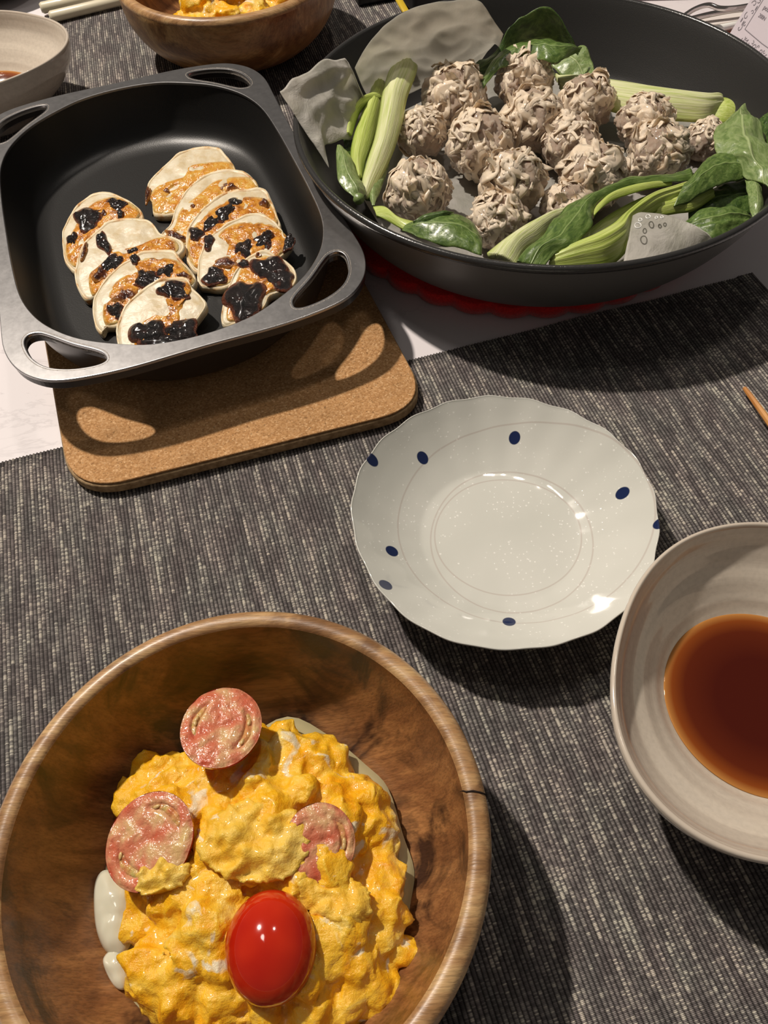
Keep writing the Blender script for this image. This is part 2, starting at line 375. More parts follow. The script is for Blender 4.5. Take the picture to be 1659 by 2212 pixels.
m_char = M('charred_crust', (.010, .006, .005), .18, coat=.5, crough=.15); g = G(m_char)
c = g.ramp(g.noise(g.co(), 220, 4), [(.35, (.005, .0035, .0035)), (.62, (.014, .006, .005)), (.75, (.07, .018, .008))]); g.col(g.mix(g.edge(.80, 1.0, 300, .3), c, (.20, .045, .012))); g.bump(g.noise(g.co(), 420, 4, .65), 1.0, .003)
m_brown = M('browned_spot', (.12, .035, .012), .25, coat=.4); g = G(m_brown)
g.col(g.mix(g.edge(.6, .98, 300, .3), g.ramp(g.noise(g.co(), 260, 4), [(.35, (.035, .009, .006)), (.65, (.16, .045, .015))]), (.42, .17, .03))); g.bump(g.noise(g.co(), 600, 3), .6, .0012)
m_meat = M('steamed_filling', (.55, .36, .26), .22, sss=.35, srad=.003, coat=.45); g = G(m_meat)
c = g.ramp(g.noise(g.co(), 190, 4, .6), [(.28, (.68, .46, .35)), (.45, (.82, .61, .48)), (.6, (.88, .71, .55)), (.72, (.91, .80, .62))])
gn = g.ramp(g.noise(g.co(loc=(2, 5, 1)), 130, 2), [(.70, g0(0)), (.74, g0(1))]); c = g.mix(gn, c, (.36, .40, .20))
g.col(c); g.bump(g.noise(g.co(), 380, 4), .8, .002)
m_wrap = M('wonton_strips', (.68, .55, .38), .20, sss=.25, srad=.002, coat=.5); g = G(m_wrap)
g.col(g.ramp(g.noise(g.co(), 120, 3), [(.3, (.80, .60, .44)), (.55, (.90, .74, .56)), (.75, (.94, .84, .65))])); g.bump(g.noise(g.co(), 350, 2), .3, .0008)
def green(name, pale, mid, dark, leaf=True):
    m = M(name, mid, .36, sss=.12, srad=.003, coat=.2, crough=.2); g = G(m)
    uvc = g.co(src='UV'); sep = g.n('SeparateXYZ'); g.l(uvc, sep.inputs[0])
    vn = g.noise(g.co((30, 5, 1) if not leaf else (9, 16, 1), src='UV'), 1, 4, .6, .8 if leaf else .2)
    if leaf:
        c = g.ramp(vn, [(.3, dark), (.5, mid), (.72, pale)])
        mid_ = g.math('ABSOLUTE', g.math('SUBTRACT', sep.outputs[0], .5))
        side = g.math('ABSOLUTE', g.math('SINE', g.math('ADD', g.math('MULTIPLY', g.noise(g.co(), 90, 3), 7), g.math('ADD', g.math('MULTIPLY', sep.outputs[1], 20), g.math('MULTIPLY', mid_, -14)))))
        vein = g.math('MAXIMUM', g.ramp(mid_, [(.010, g0(.8)), (.035, g0(0))]), g.math('MULTIPLY', g.ramp(side, [(.02, g0(1)), (.12, g0(0))]), .12))
        c = g.mix(vein, c, tuple(min(1, x*1.2+.02) for x in pale)); g.bump(g.math('ADD', vein, g.noise(g.co(), 200, 3)), .5, .0012)
    else:
        c = g.ramp(vn, [(.28, dark), (.5, mid), (.7, pale)])
        ed = g.math('ABSOLUTE', g.math('SUBTRACT', sep.outputs[0], .5)); c = g.mix(g.ramp(ed, [(.30, g0(0)), (.5, g0(.8))]), c, dark)
        g.bump(vn, .4, .001)
    g.col(c); return m
m_leaf = green('cooked_leaf', (.20, .28, .085), (.10, .165, .035), (.045, .09, .018))
m_leafd = green('dark_cooked_leaf', (.12, .19, .045), (.055, .105, .022), (.02, .045, .01))
m_leaff = green('dull_folded_leaf', (.33, .40, .18), (.21, .29, .10), (.12, .19, .05))
m_stem = green('pale_stem', (.78, .77, .52), (.66, .69, .36), (.42, .52, .11), leaf=False)
m_stemg = green('green_stem', (.64, .69, .29), (.50, .59, .14), (.30, .42, .05), leaf=False)
def paper_mat():
    m = M('greaseproof_paper', (.62, .60, .56), .45, spec=.3); g = G(m)
    c = g.ramp(g.noise(g.co(), 28, 5, .62, 1.2), [(.35, (.50, .49, .43)), (.55, (.66, .635, .59)), (.7, (.78, .75, .71))]); g.col(c)
    g.bump(g.noise(g.co(), 45, 5, .65, .6), .5, .004)
    t = g.n('BsdfTranslucent'); t.inputs[0].default_value = (.92, .90, .84, 1); mx = g.n('MixShader'); mx.inputs[0].default_value = .48
    out = g.nt.nodes['Material Output']; g.l(g.b.outputs[0], mx.inputs[1]); g.l(t.outputs[0], mx.inputs[2]); g.l(mx.outputs[0], out.inputs[0]); return m
m_paper = paper_mat()
m_chop = M('orange_bamboo', (.60, .27, .07), .35, coat=.3); g = G(m_chop); g.col(g.ramp(g.noise(g.co((300, 20, 300)), 1, 3), [(.3, (.48, .19, .045)), (.7, (.70, .36, .12))]))
m_ivory = M('ivory_plastic', (.72, .66, .50), .3, coat=.3)
m_black = M('black_plastic', (.008, .008, .009), .4)
m_yellow = M('yellow_label', (.55, .38, .02), .4)
m_clear = M('cloudy_film', (.25, .22, .17), .2)
m_maroon = M('maroon_leather', (.17, .022, .04), .42)
m_steel = M('polished_steel', (.62, .58, .54), .16, metal=1)
m_whitebox = M('white_box', (.78, .72, .68), .35)
m_glow = M('white_gloss_plastic', (.9, .9, .86), .15, coat=1)
m_orange = M('salmon_card', (.62, .24, .14), .5)
m_card = M('lilac_white_card', (.60, .54, .58), .5)
m_ink = M('grey_print', (.20, .18, .20), .5)
m_dark = M('dark_brown', (.06, .03, .022), .35)
# ------------------------------------------------------------------ the setting: table and floor
tb = thing('dining_table', 'white marble-patterned dining table top under the mats and pans', 'table', (0, .3, -.72))
V, F = box(-.8, -.25, -.03, .9, 1.25, 0, bev=.004); obj('tabletop', V, F, m_table, tb, smooth=False)
for sx in (-.72, .82):
    for sy in (-.17, 1.17):
        V, F = box(sx-.03, sy-.03, -.72, sx+.03, sy+.03, -.03, bev=.004); obj('leg', V, F, m_whitebox, tb, smooth=False)
V, F = box(-2, -2, -.74, 2, 3, -.72, bev=0); fl = obj('floor', V, F, M('floor_wood', (.25, .16, .10), .5), None, smooth=False); fl['kind'] = 'structure'
# ------------------------------------------------------------------ placemats
def placemat(corner, ang, L, D, label, rows, seed):
    per = RIB; n = int(L/per); cols = n*6+1; V = []; hem = int(.012/per)
    for i in range(rows+1):
        t = i/rows
        for j in range(cols):
            u = -L + j*per/6; ribp = (u/per) % 1; crest = .5+.5*math.cos(2*math.pi*u/per)
            cu = round(u/per)
            edge = .0016*noise.noise(Vector((u*22, seed, 0))) + .00035*crest
            v = -D*t + (edge*(1-min(1, t*8)))
            z = .0013 + .0006*crest**.7 + .0006*noise.noise(Vector((u*14, v*14, seed)))
            z += .0004*(1-abs(2*t-1))
            if i in (0, rows): z -= .0006
            wob = .0002*noise.noise(Vector((cu*3.1, v*60, seed)))
            if u > -.012: z = .0022 + .0002*crest
            V.append((u+wob, v, max(z, .0004)))
    F = gridfaces(rows+1, cols)
    b = len(V)
    for i in (0, rows):
        for j in range(cols): x = V[i*cols+j]; V.append((x[0], x[1], .0001))
    for j in range(cols-1):
        F.append((j, j+1, b+j+1, b+j)); F.append((rows*cols+j, b+cols+j, b+cols+j+1, rows*cols+j+1))
    for c_ in (0, cols-1):
        pass
    me = bpy.data.meshes.new('placemat'); me.from_pydata(V, [], F); me.materials.append(m_mat)
    me.polygons.foreach_set('use_smooth', [True]*len(me.polygons))
    o = bpy.data.objects.new('placemat', me); C.objects.link(o); o.location = corner; o.rotation_euler = (0, 0, ang)
    return tag(o, label, 'placemat', 'ribbed grey placemats')
placemat((.2365, .3715, 0), R(13.8), .50, .42, 'grey ribbed cloth placemat under the spotted plate and front wooden bowl', 56, 1.0)
placemat((.069, .855, 0), R(11.5), .50, .33, 'grey ribbed cloth placemat at the far side under the far wooden bowl', 40, 5.0)
# ------------------------------------------------------------------ cork trivet
def rounded(pts, r, n=10):
    out = []; m = len(pts)
    for i in range(m):
        p = Vector(pts[i]); a = (Vector(pts[i-1])-p).normalized(); b = (Vector(pts[(i+1) % m])-p).normalized()
        for k in range(n+1):
            t = k/n; q = p + a*r*(1-t)**2 + b*r*t**2; out.append((q.x, q.y))
    return out
def slab(name, out, z0, z1, mats, parent, bev=.002, **kw):
    V = []; n = len(out); c = sum((Vector(p) for p in out), Vector((0, 0)))/n
    lv = [(z0, bev), (z0+bev, 0), (z1-bev, 0), (z1-bev*.3, bev*.35), (z1, bev)]
    for z, ins in lv:
        for p in out:
            q = Vector(p); d = (c-q).normalized()*ins; V.append((q.x+d.x, q.y+d.y, z))
    F = gridfaces(len(lv), n, wrap=True); F.append(list(range(n))[::-1]); F.append([(len(lv)-1)*n+j for j in range(n)])
    return obj(name, V, F, mats, parent, **kw)
tv = thing('cork_trivet', 'square brown cork trivet under the rectangular grill pan', 'trivet', (-.095, .345, .0022))
a = R(16.5); ax = Vector((math.cos(a), math.sin(a))); ay = Vector((-ax.y, ax.x))
BR = Vector((.029, .2705)); BL = BR - ax*.185; TL = BL+ay*.195; TR = BR+ay*.195
# ax edge of the near side passes through (.0136,.2718) and (-.112,.247)
BLc = Vector((-.157, .2315)); BRc = Vector((.030, .2745))
axx = (BRc-BLc).normalized(); ayy = Vector((-axx.y, axx.x)); ayy = (ayy + axx*-.07).normalized()
out = rounded([tuple(BLc), tuple(BRc), tuple(BRc+ayy*.19), tuple(BLc+ayy*.19)], .030)
sd = slab('base', out, .0024, .0088, m_corkside, tv, bev=.0012)
c0 = sum((Vector(p) for p in out), Vector((0, 0)))/len(out)
top = [tuple(Vector(p)+(c0-Vector(p)).normalized()*.0012) for p in out]
slab('cork_top', top, .0088, .0103, m_cork, tv, bev=.0006)
# ------------------------------------------------------------------ red felt trivet
def scallop():
    n = 480; V = []; k = 34
    cx, cy = .106, .474
    for z in (.0026, .0095, .0105):
        for j in range(n):
            a = 2*math.pi*j/n; r = .1265+.0042*abs(math.sin(a*k/2))**.7 - (.0006 if z > .01 else 0)
            V.append((cx+r*math.cos(a), cy+r*math.sin(a), z))
    F = gridfaces(3, n, wrap=True); F.append(list(range(n))[::-1]); F.append([2*n+j for j in range(n)])
    return V, F
V, F = scallop(); tag(obj('felt_trivet', V, F, m_felt), 'round red felt trivet with scalloped edge under the frying pan', 'trivet')
# ------------------------------------------------------------------ rectangular grill pan
GC = Vector((-.1239, .4225)); GA = .3004
def gl(u, v): return (GC.x+u*math.cos(GA)-v*math.sin(GA), GC.y+u*math.sin(GA)+v*math.cos(GA))
def mirror4(Q):
    a = [(x, y) for x, y in Q]; b = [(-x, y) for x, y in Q[::-1]]
    q = a + b[1:]; q2 = [(-x, -y) for x, y in q]
    return q + q2[1:-1]
oq = [(.0955, 0), (.0955, .045), (.0965, .080), (.0965, .101), (.0925, .116), (.085, .1265), (.0745, .1335), (.058, .1372), (.035, .1390), (0, .1385)]
iq = [(.0875, 0), (.0872, .034), (.0855, .062), (.0805, .081), (.0725, .0955), (.060, .109), (.044, .1195), (.025, .128), (0, .131)]
hq = [(.0485, .1265), (.0515, .121), (.0635, .1105), (.0735, .1000), (.0790, .0955), (.0845, .0955), (.0870, .1015), (.0845, .1135), (.0780, .1230), (.0675, .1290), (.0560, .1315), (.0495, .1305)]
gp = thing('grill_pan', 'rectangular black grill pan with silver rim holding the charred slices', 'pan', (GC.x, GC.y, .0103))
ZR = .050
def curve_plate(outline, holes, z, thick, bev, name, m, parent, smooth=False):
    cu = bpy.data.curves.new(name, 'CURVE'); cu.dimensions = '2D'; cu.fill_mode = 'BOTH'; cu.extrude = thick/2; cu.bevel_depth = bev; cu.bevel_resolution = 2
    for ring in [outline]+holes:
        sp = cu.splines.new('POLY'); sp.points.add(len(ring)-1); sp.use_cyclic_u = True
        for k, (x, y) in enumerate(ring): sp.points[k].co = (x, y, 0, 1)
    t = bpy.data.objects.new('tmp', cu); C.objects.link(t); dg = bpy.context.evaluated_depsgraph_get()
    me = bpy.data.meshes.new_from_object(t.evaluated_get(dg)); bpy.data.objects.remove(t)
    me.transform(Matrix.Translation((0, 0, z))); me.materials.clear(); me.materials.append(m)
    V = [tuple(v.co) for v in me.vertices]; F = [list(p.vertices) for p in me.polygons]
    bpy.data.meshes.remove(me)
    return obj(name, V, F, m, parent, smooth=smooth)
dense = lambda Q, n=180: [gl(*p[:2]) for p in cat_rom(Q, n, closed=True)]
outl, innl = dense(mirror4(oq)), dense(mirror4(iq))
holes = [dense([(x*sx, y*sy) for x, y in hq], 60) for sx in (-1, 1) for sy in (-1, 1)]
rim = curve_plate(outl, [innl]+holes, ZR-.0007, .0009, .0005, 'rim', m_alu, gp)
rim['label'] = 'bare silver metal rim with four handle holes'
def infl(P, d, ctr=None):
    c = np.mean(np.array(P), axis=0); o = []
    n = len(P)
    for i in range(n):
        a_, b_ = np.array(P[i-1]), np.array(P[(i+1) % n]); t = b_-a_; nn = np.array((t[1], -t[0])); nn /= np.linalg.norm(nn)+1e-9
        if np.dot(nn, np.array(P[i])-c) < 0: nn = -nn
        o.append(tuple(np.array(P[i])+nn*d))
    return o
def hinf(P, d): return infl(P, d)
flange = curve_plate(infl(outl, -.0005), [infl(innl, .0012)]+[hinf(h, .0007) for h in holes], ZR-.0040, .0042, .0003, 'handle_flange', m_body, gp)
for h in holes:                                      # rough cast lips round the handle holes
    V = []; n_ = len(h)
    for dz, di in ((-.0002, .0016), (.0004, .0010), (-.0002, .0001), (-.0024, -.0008)):
        hh = hinf(h, di)
        for x, y in hh: V.append((x, y, ZR+dz))
    obj('hole_lip', V, gridfaces(4, n_, wrap=True), m_cast, rim)
def ringmesh(levels, caps=(False, False)):
    V = []; n_ = len(levels[0][0])
    for P, z in levels:
        for x, y in P: V.append((x, y, z))
    F = gridfaces(len(levels), n_, wrap=True)
    if caps[0]: F.append(list(range(n_)))
    if caps[1]: F.append([(len(levels)-1)*n_+j for j in range(n_)])
    return V, F
def sc_ring(s, d=0): return [gl(p[0]*s[0], p[1]*s[1]) for p in cat_rom(mirror4(iq), 180, closed=True)]
lv = []
for s, z in ((1.0, ZR-.0002), (.992, .044), (.975, .036), (.955, .028), (.935, .0215), (.905, .0175), (.86, .0152), (.80, .0145), (.4, .0143)): lv.append((sc_ring((s, s*.5+.5*s)), z))
V, F = ringmesh(lv, (False, True)); obj('nonstick_interior', V, F, m_coat, gp)
lv = []
for s, z in ((1.03, ZR-.003), (1.02, .040), (1.0, .030), (.965, .020), (.92, .0135), (.86, .0110), (.80, .0105)): lv.append((sc_ring((s, s)), z))
V, F = ringmesh(lv, (False, True)); obj('outer_body', V, F, m_body, gp)
# ------------------------------------------------------------------ charred turnip slices
def cc(P): return [(120+x/3.072, 300+y/3.072) for x, y in P]
SL = [
 ('A', 'left row of four, farthest slice with three black burnt spots', [(45,650),(60,590),(100,500),(160,430),(250,370),(350,352),(430,385),(500,420),(560,470),(577,530),(520,620),(400,720),(260,840),(160,900),(75,830),(50,740)],
  [(140,560),(200,470),(300,400),(420,390),(520,440),(560,500),(480,580),(330,660),(220,780),(140,850),(80,800),(70,700)],
  [(215,535,88,80,-30,1),(405,438,62,42,10,1),(430,500,24,38,0,1),(112,670,34,52,20,1),(320,500,26,22,0,0)]),
 ('B', 'second slice from far in left row, pale with browned lower edge', [(130,900),(150,780),(200,680),(290,600),(360,545),(480,525),(590,532),(640,560),(690,630),(760,650),(850,690),(830,760),(640,840),(500,940),(400,1010),(330,1020),(250,1050),(195,1065),(150,1000)],
  [(300,1000),(240,1035),(225,900),(330,800),(330,720),(400,735),(520,715),(700,650),(800,680),(800,750),(620,800),(500,900),(400,980)],
  [(318,690,38,76,-28,1),(370,830,92,46,-35,1),(300,900,60,40,-35,0),(190,750,14,62,15,0),(520,750,40,28,0,1)]),
 ('C', 'third slice from far in left row, black burnt patches across its middle', [(245,1140),(260,1050),(320,950),(420,850),(520,780),(620,742),(780,740),(830,800),(880,850),(930,930),(880,1010),(720,1100),(560,1200),(430,1240),(330,1245),(305,1285),(265,1240)],
  [(330,1230),(320,1100),(400,950),(500,880),(560,800),(720,790),(830,820),(900,900),(910,960),(720,1050),(560,1150),(430,1210)],
  [(610,930,86,62,0,1),(740,880,66,40,-10,1),(835,908,70,18,5,0),(470,1040,88,44,-20,0),(400,1140,52,52,0,1),(525,800,30,30,0,1)]),
 ('D', 'nearest slice in left row, big black burnt crust at its near end', [(415,1370),(410,1240),(450,1130),(530,1040),(640,960),(700,930),(860,920),(900,980),(960,1040),(1005,1110),(920,1220),(900,1260),(950,1330),(900,1420),(760,1450),(600,1450),(470,1430)],
  [(530,1400),(560,1240),(640,1180),(740,1170),(770,1080),(700,970),(860,945),(900,1010),(850,1080),(860,1170),(900,1240),(940,1330),(880,1410),(700,1430)],
  [(785,1005,98,62,8,1),(620,1295,125,88,0,1),(840,1275,108,80,0,1),(740,1360,170,60,0,1),(768,1110,16,14,0,0)]),
 ('E', 'right row of five, farthest slice, white with golden lower half', [(610,380),(620,290),(700,200),(790,120),(900,65),(1000,55),(1080,60),(1130,110),(1190,190),(1190,260),(1050,330),(900,430),(800,500),(660,500),(640,420)],
  [(620,380),(700,300),(850,250),(900,175),(1130,150),(1190,190),(1180,250),(1050,320),(900,410),(790,490),(660,490),(640,420)],
  [(612,370,16,52,10,0),(735,345,20,16,0,0)]),
 ('F', 'second slice from far in right row, golden with small brown spot', [(700,650),(760,580),(790,480),(850,370),(920,290),(1020,230),(1130,205),(1220,210),(1290,240),(1350,330),(1350,400),(1200,480),(1050,600),(960,680),(850,720),(760,670)],
  [(720,650),(790,580),(830,470),(950,370),(1080,270),(1290,255),(1350,330),(1330,400),(1180,480),(1050,580),(950,660),(850,700),(760,660)],
  [(1150,320,55,26,-5,0),(800,650,80,30,20,0),(920,450,24,16,0,0)]),
 ('G', 'third slice from far in right row, one long black burnt streak', [(870,800),(865,660),(890,580),(960,480),(1050,400),(1150,347),(1290,332),(1390,337),(1430,400),(1475,520),(1480,600),(1360,680),(1200,720),(1080,800),(980,880),(920,880),(880,820)],
  [(880,780),(885,650),(960,530),(1080,440),(1200,390),(1400,400),(1470,520),(1460,600),(1340,660),(1180,700),(1050,800),(950,860)],
  [(1190,430,40,42,0,1),(1120,495,78,48,-40,1),(1030,560,60,38,-35,1),(932,630,46,44,0,1),(1382,430,36,26,0,0)]),
 ('H', 'fourth slice from far in right row, black burnt crust along lower edge', [(945,960),(950,800),(1000,680),(1080,600),(1200,530),(1350,490),(1440,540),(1500,600),(1530,660),(1575,670),(1545,730),(1470,800),(1330,860),(1220,940),(1120,985),(1000,985)],
  [(1010,960),(1020,880),(1080,820),(1150,700),(1080,640),(1200,560),(1400,560),(1510,620),(1545,690),(1470,780),(1330,840),(1200,930),(1100,970)],
  [(1015,682,30,52,15,1),(1255,730,64,58,0,1),(1385,672,72,52,-40,1),(1125,825,76,36,0,0),(1055,915,78,58,-15,1),(1548,690,32,56,25,1)]),
 ('I', 'nearest slice in right row, almost wholly burnt black on top', [(1105,1225),(1105,1130),(1130,1030),(1170,930),(1230,830),(1330,760),(1400,742),(1500,800),(1585,870),(1592,960),(1540,1005),(1430,1035),(1370,1130),(1260,1210),(1160,1230)],
  [(1140,1200),(1150,1080),(1200,940),(1240,850),(1340,790),(1420,780),(1560,880),(1560,970),(1420,1020),(1350,1110),(1250,1190)],
  [(1255,1075,125,138,25,1),(1425,870,125,85,15,1),(1500,940,80,70,0,1),(1250,828,38,25,0,1),(1345,768,18,14,0,0)]),
]
for key, lab, po, tp, ch in SL:
    P = cc(po); ys = [p[1] for p in P]; y0, y1 = min(ys), max(ys); xs = [p[0] for p in P]
    zb = .0195
    zf = lambda x, y, y0=y0, y1=y1: zb + .010*(y1-y)/(y1-y0)
    t = thing('turnip_slice', 'turnip slice, '+lab, 'turnip slice', at(sum(xs)/len(xs), sum(ys)/len(ys), .0146), 'roasted turnip slices in the grill pan')
    sd_ = hash(key) % 1 + ord(key)*1.7
    patch('flesh', P, zf, .0006, .0010, 130, m_turnip, t, under=.0040, seed=sd_, rings=10, n=72)
    Pc = cat_rom(P, 72, closed=True); V = []
    for dz, s in ((-.0010, .925), (.0003, .958), (.0006, .990), (-.0016, 1.010), (-.0044, 1.0), (-.0042, .96)):
        c_ = sum(Pc)/len(Pc)
        for p in Pc:
            q = c_+(p-c_)*s; w = at(q[0], q[1], zf(*p)); V.append((w.x+.0007*nz(w.x, w.y, 5, 140, sd_), w.y+.0007*nz(w.x, w.y, 9, 140, sd_), w.z+dz+(.0010 if dz > 0 else .0004)*nz(w.x, w.y, 0, 130, sd_)))
    obj('rind', V, gridfaces(6, 72, wrap=True), m_rind, t)
    zt = lambda x, y, zf=zf: zf(x, y)+.0004
    tpo = patch('topping', cc(tp), zt, .0009, .0016, 190, m_topl if key in 'EF' else m_top, t, under=.0012, seed=sd_+3, rings=12, n=72, pw=6)
    tpo['label'] = 'golden browned topping'
    for (x, y, rx, ry, an, k) in ch:
        rx *= 1.06; ry *= 1.06
        a_ = R(an); Q = []
        for j in range(14):
            b_ = 2*math.pi*j/14; rr = 1+.16*math.sin(3*b_+x)+.12*math.sin(5*b_+y)
            ex, ey = rx*math.cos(b_)*rr, ry*math.sin(b_)*rr; Q.append((x+ex*math.cos(a_)-ey*math.sin(a_), y+ex*math.sin(a_)+ey*math.cos(a_)))
        s_ = max(rx, ry); hh = .0010+.000018*min(rx, ry)
        po_ = patch('char_spot', cc(Q), lambda x, y, zf=zf: zf(x, y)+.0009, hh, .0015, 260, m_char if k else m_brown, tpo, under=.0012, seed=x+y, rings=7, n=36, pw=2.2)
        po_['label'] = 'black burnt crust' if k else 'dark brown scorched spot'
# ------------------------------------------------------------------ round frying pan
PX, PY = .1142, .4609
fp = thing('frying_pan', 'large round black frying pan full of dumplings and greens', 'pan', (PX, PY, .0105))
V, F = lathe(PX, PY, smooth_prof([(.1495, .0655), (.147, .061), (.140, .047), (.132, .033), (.125, .0235), (.115, .0178), (.100, .0160), (.06, .0157), (.0, .0157)], 44), 160)
obj('nonstick_interior', V, F, m_pan, fp)
V, F = lathe(PX, PY, smooth_prof([(.1515, .0625), (.1490, .057), (.1430, .043), (.134, .028), (.124, .0165), (.115, .0112), (.105, .0106), (.0, .0106)], 40), 160)
obj('outer_wall', V, F, m_panout, fp)
V, F = lathe(PX, PY, smooth_prof([(.1490, .0640), (.1497, .0660), (.1512, .0668), (.1528, .0660), (.1532, .0640), (.1522, .0622), (.1508, .0618)], 18), 160, closed=False)
obj('rolled_rim', V, F, m_panrim, fp)
V, F = box(PX-.02, PY+.155, .045, PX+.02, PY+.20, .058, bev=.004)
h_ = obj('handle_bracket', V, F, m_black, fp)
# parchment
pp = thing('parchment_sheet', 'crumpled white parchment lining the frying pan with flaps over its rim', 'paper', (PX, PY, .0160))
def floorsheet():
    V = []; nr, na = 16, 72
    for i in range(nr+1):
        for j in range(na):
            a_ = 2*math.pi*j/na; r = (.118+.004*math.sin(5*a_))*i/nr
            x, y = PX+r*math.cos(a_), PY+r*math.sin(a_)
            V.append((x, y, .0172+.0014*abs(nz(x, y, 0, 40))+.006*(i/nr)**8))
    return V, gridfaces(nr+1, na, wrap=True)
V, F = floorsheet(); obj('floor_sheet', V, F, m_paper, pp)
strip('left_flap', [((604,193,.080),(711,362,.048)),((638,168,.080),(706,338,.052)),((672,147,.080),(702,315,.052)),((708,134,.079),(735,303,.047)),((738,124,.078),(757,300,.044)),((752,134,.073),(775,290,.040)),((785,208,.052),(800,300,.034))], m_paper, pp, nu=40, nv=44, arch=-.002, ruf=.003, crease=.0035, thick=.0003, rfq=55)
strip('left_flap_fold', [((752,134,.074),(785,210,.056)),((764,165,.066),(790,215,.050)),((778,200,.056),(800,235,.042))], m_paper, pp, nu=8, nv=12, ruf=.001, thick=.0003)
strip('back_flap', [((766,145,.068),(800,215,.040)),((783,116,.075),(815,215,.038)),((812,75,.084),(850,205,.036)),((841,41,.090),(885,200,.034)),((889,12,.094),(915,190,.034)),((937,-2,.096),(950,178,.036)),((990,-8,.096),(985,165,.038)),((1030,-2,.094),(1015,148,.040)),((1047,14,.090),(1035,132,.042)),((1067,50,.080),(1055,112,.048)),((1087,78,.070),(1072,100,.052))], m_paper, pp, nu=50, nv=90, arch=-.003, ruf=.003, crease=.0030, thick=.0003, rfq=42, seed=3)
ffl = strip('front_flap', [((1366,468,.058),(1345,575,.050)),((1392,460,.060),(1400,572,.050)),((1440,461,.061),(1440,562,.050)),((1485,478,.061),(1480,552,.050)),((1512,496,.060),(1505,545,.050)),((1538,516,.059),(1530,535,.050))], m_paper, pp, nu=14, nv=26, arch=.001, ruf=.0015, thick=.0003)
# oil bubbles printed on the wet front flap
for (x, y, r_) in ((1378,487,7),(1383,475,4),(1400,468,5),(1418,470,3),(1430,469,3)):
    V, F = [], []
    n_ = 20
    for k in range(n_):
        a_ = 2*math.pi*k/n_
        for j in range(6):
            b_ = 2*math.pi*j/6; rr = r_+1.1*math.cos(b_)
            w = at(x+rr*math.cos(a_), y+rr*.8*math.sin(a_), .0625); V.append((w.x, w.y, w.z+.0003*math.sin(b_)))
    F = [(k*6+j, k*6+(j+1) % 6, ((k+1) % n_)*6+(j+1) % 6, ((k+1) % n_)*6+j) for k in range(n_) for j in range(6)]
    obj('oil_bubble', V, F, m_glow, ffl)
# ------------------------------------------------------------------ dumplings
def dumpling_meshes(seed):
    rnd = random.Random(seed); bm = bmesh.new(); bmesh.ops.create_icosphere(bm, subdivisions=5, radius=1)
    for v in bm.verts:
        c_ = v.co.copy(); az_ = math.atan2(c_.y, c_.x); k = 1 + .16*noise.noise(c_*2.2+Vector((seed, 0, 0))) + .10*noise.noise(c_*5+Vector((0, seed, 0))) + .07*(.3-abs(noise.noise(c_*6.5+Vector((seed, 3, 0)))))*2 + .05*(.3-abs(noise.noise(Vector((az_*5, c_.z*1.5, seed)))))*2 + .03*noise.noise(c_*17)
        v.co = c_*k*.90; v.co.z *= .92
    me = bpy.data.meshes.new('filling'); bm.to_mesh(me); bm.free(); me.polygons.foreach_set('use_smooth', [True]*len(me.polygons)); me.materials.append(m_meat)
    V, F = [], []
    def surf(d): return .90*(1+.16*noise.noise(d*2.2+Vector((seed, 0, 0))) + .10*noise.noise(d*5+Vector((0, seed, 0))))
    for s in range(40):
        # long shreds of dough draped from the crown down the sides, pressed on, wrinkled, a few ends loose
        w = rnd.uniform(.15, .30) if rnd.random() < .5 else rnd.uniform(.05, .11)
        th0 = rnd.uniform(.05, 1.3); az = rnd.uniform(0, 2*math.pi); hd = rnd.gauss(0, .55); L = rnd.uniform(.7, 1.7)
        lift = rnd.choice((0, 0, 0, 0, .05, .10, .18)); ph = rnd.uniform(0, 6); n_ = 20; b = len(V)
        d0 = Vector((math.sin(th0)*math.cos(az), math.sin(th0)*math.sin(az), math.cos(th0)))
        e1 = d0.cross(Vector((.01, .02, 1))).normalized(); e2 = d0.cross(e1)
        if e2.z > 0: e2 = -e2
        dirv = (e2*math.cos(hd)+e1*math.sin(hd)).normalized(); side = dirv.cross(d0)
        for i in range(n_+1):
            t = i/n_; an = t*L; wv = .22*math.sin(4*t+ph)+.08*math.sin(11*t+ph*2)
            d = (d0*math.cos(an)+dirv*math.sin(an)+side*wv).normalized()
            tan = (dirv*math.cos(an)-d0*math.sin(an)+side*.8*math.cos(4*t+ph)).normalized(); sd = d.cross(tan).normalized()
            e = max(0, t-.75)*4; e0 = max(0, .15-t)*6 if lift > .1 else 0
            k = surf(d)+.022+.020*math.sin(9*t+ph)+.03*noise.noise(d*5+Vector((s, 0, 0)))+lift*(e*e+e0)
            tw = .30*math.sin(3*t+ph*2)+lift*5*e; sdv = sd*math.cos(tw)+d*math.sin(tw)
            ww = w*(.5+.5*math.sin(math.pi*min(1, .15+t*.8)))*(1+.22*noise.noise(Vector((t*4, s, 3)))); c_ = d*k; cr = .16*w
            for q, o_ in ((-1, -cr*1.1), (-.5, cr*(.2+.8*math.sin(ph+3*t))), (0, -cr*.5), (.5, cr*(.2+.8*math.cos(ph+2.5*t))), (1, -cr*1.1)): V.append(tuple(c_+sdv*ww*q+d*o_))
            for q, o_ in ((1, -cr*1.1), (0, -cr*.5), (-1, -cr*1.1)): V.append(tuple(c_+sdv*ww*q*.97+d*(o_-.020)))
        for i in range(n_):
            for j in range(8): F.append((b+i*8+j, b+i*8+(j+1) % 8, b+(i+1)*8+(j+1) % 8, b+(i+1)*8+j))
        F.append([b+j for j in range(8)]); F.append([b+n_*8+j for j in range(8)])
    m2 = bpy.data.meshes.new('wrapper'); m2.from_pydata(V, [], F); m2.polygons.foreach_set('use_smooth', [True]*len(m2.polygons)); m2.materials.append(m_wrap)
    return me, m2
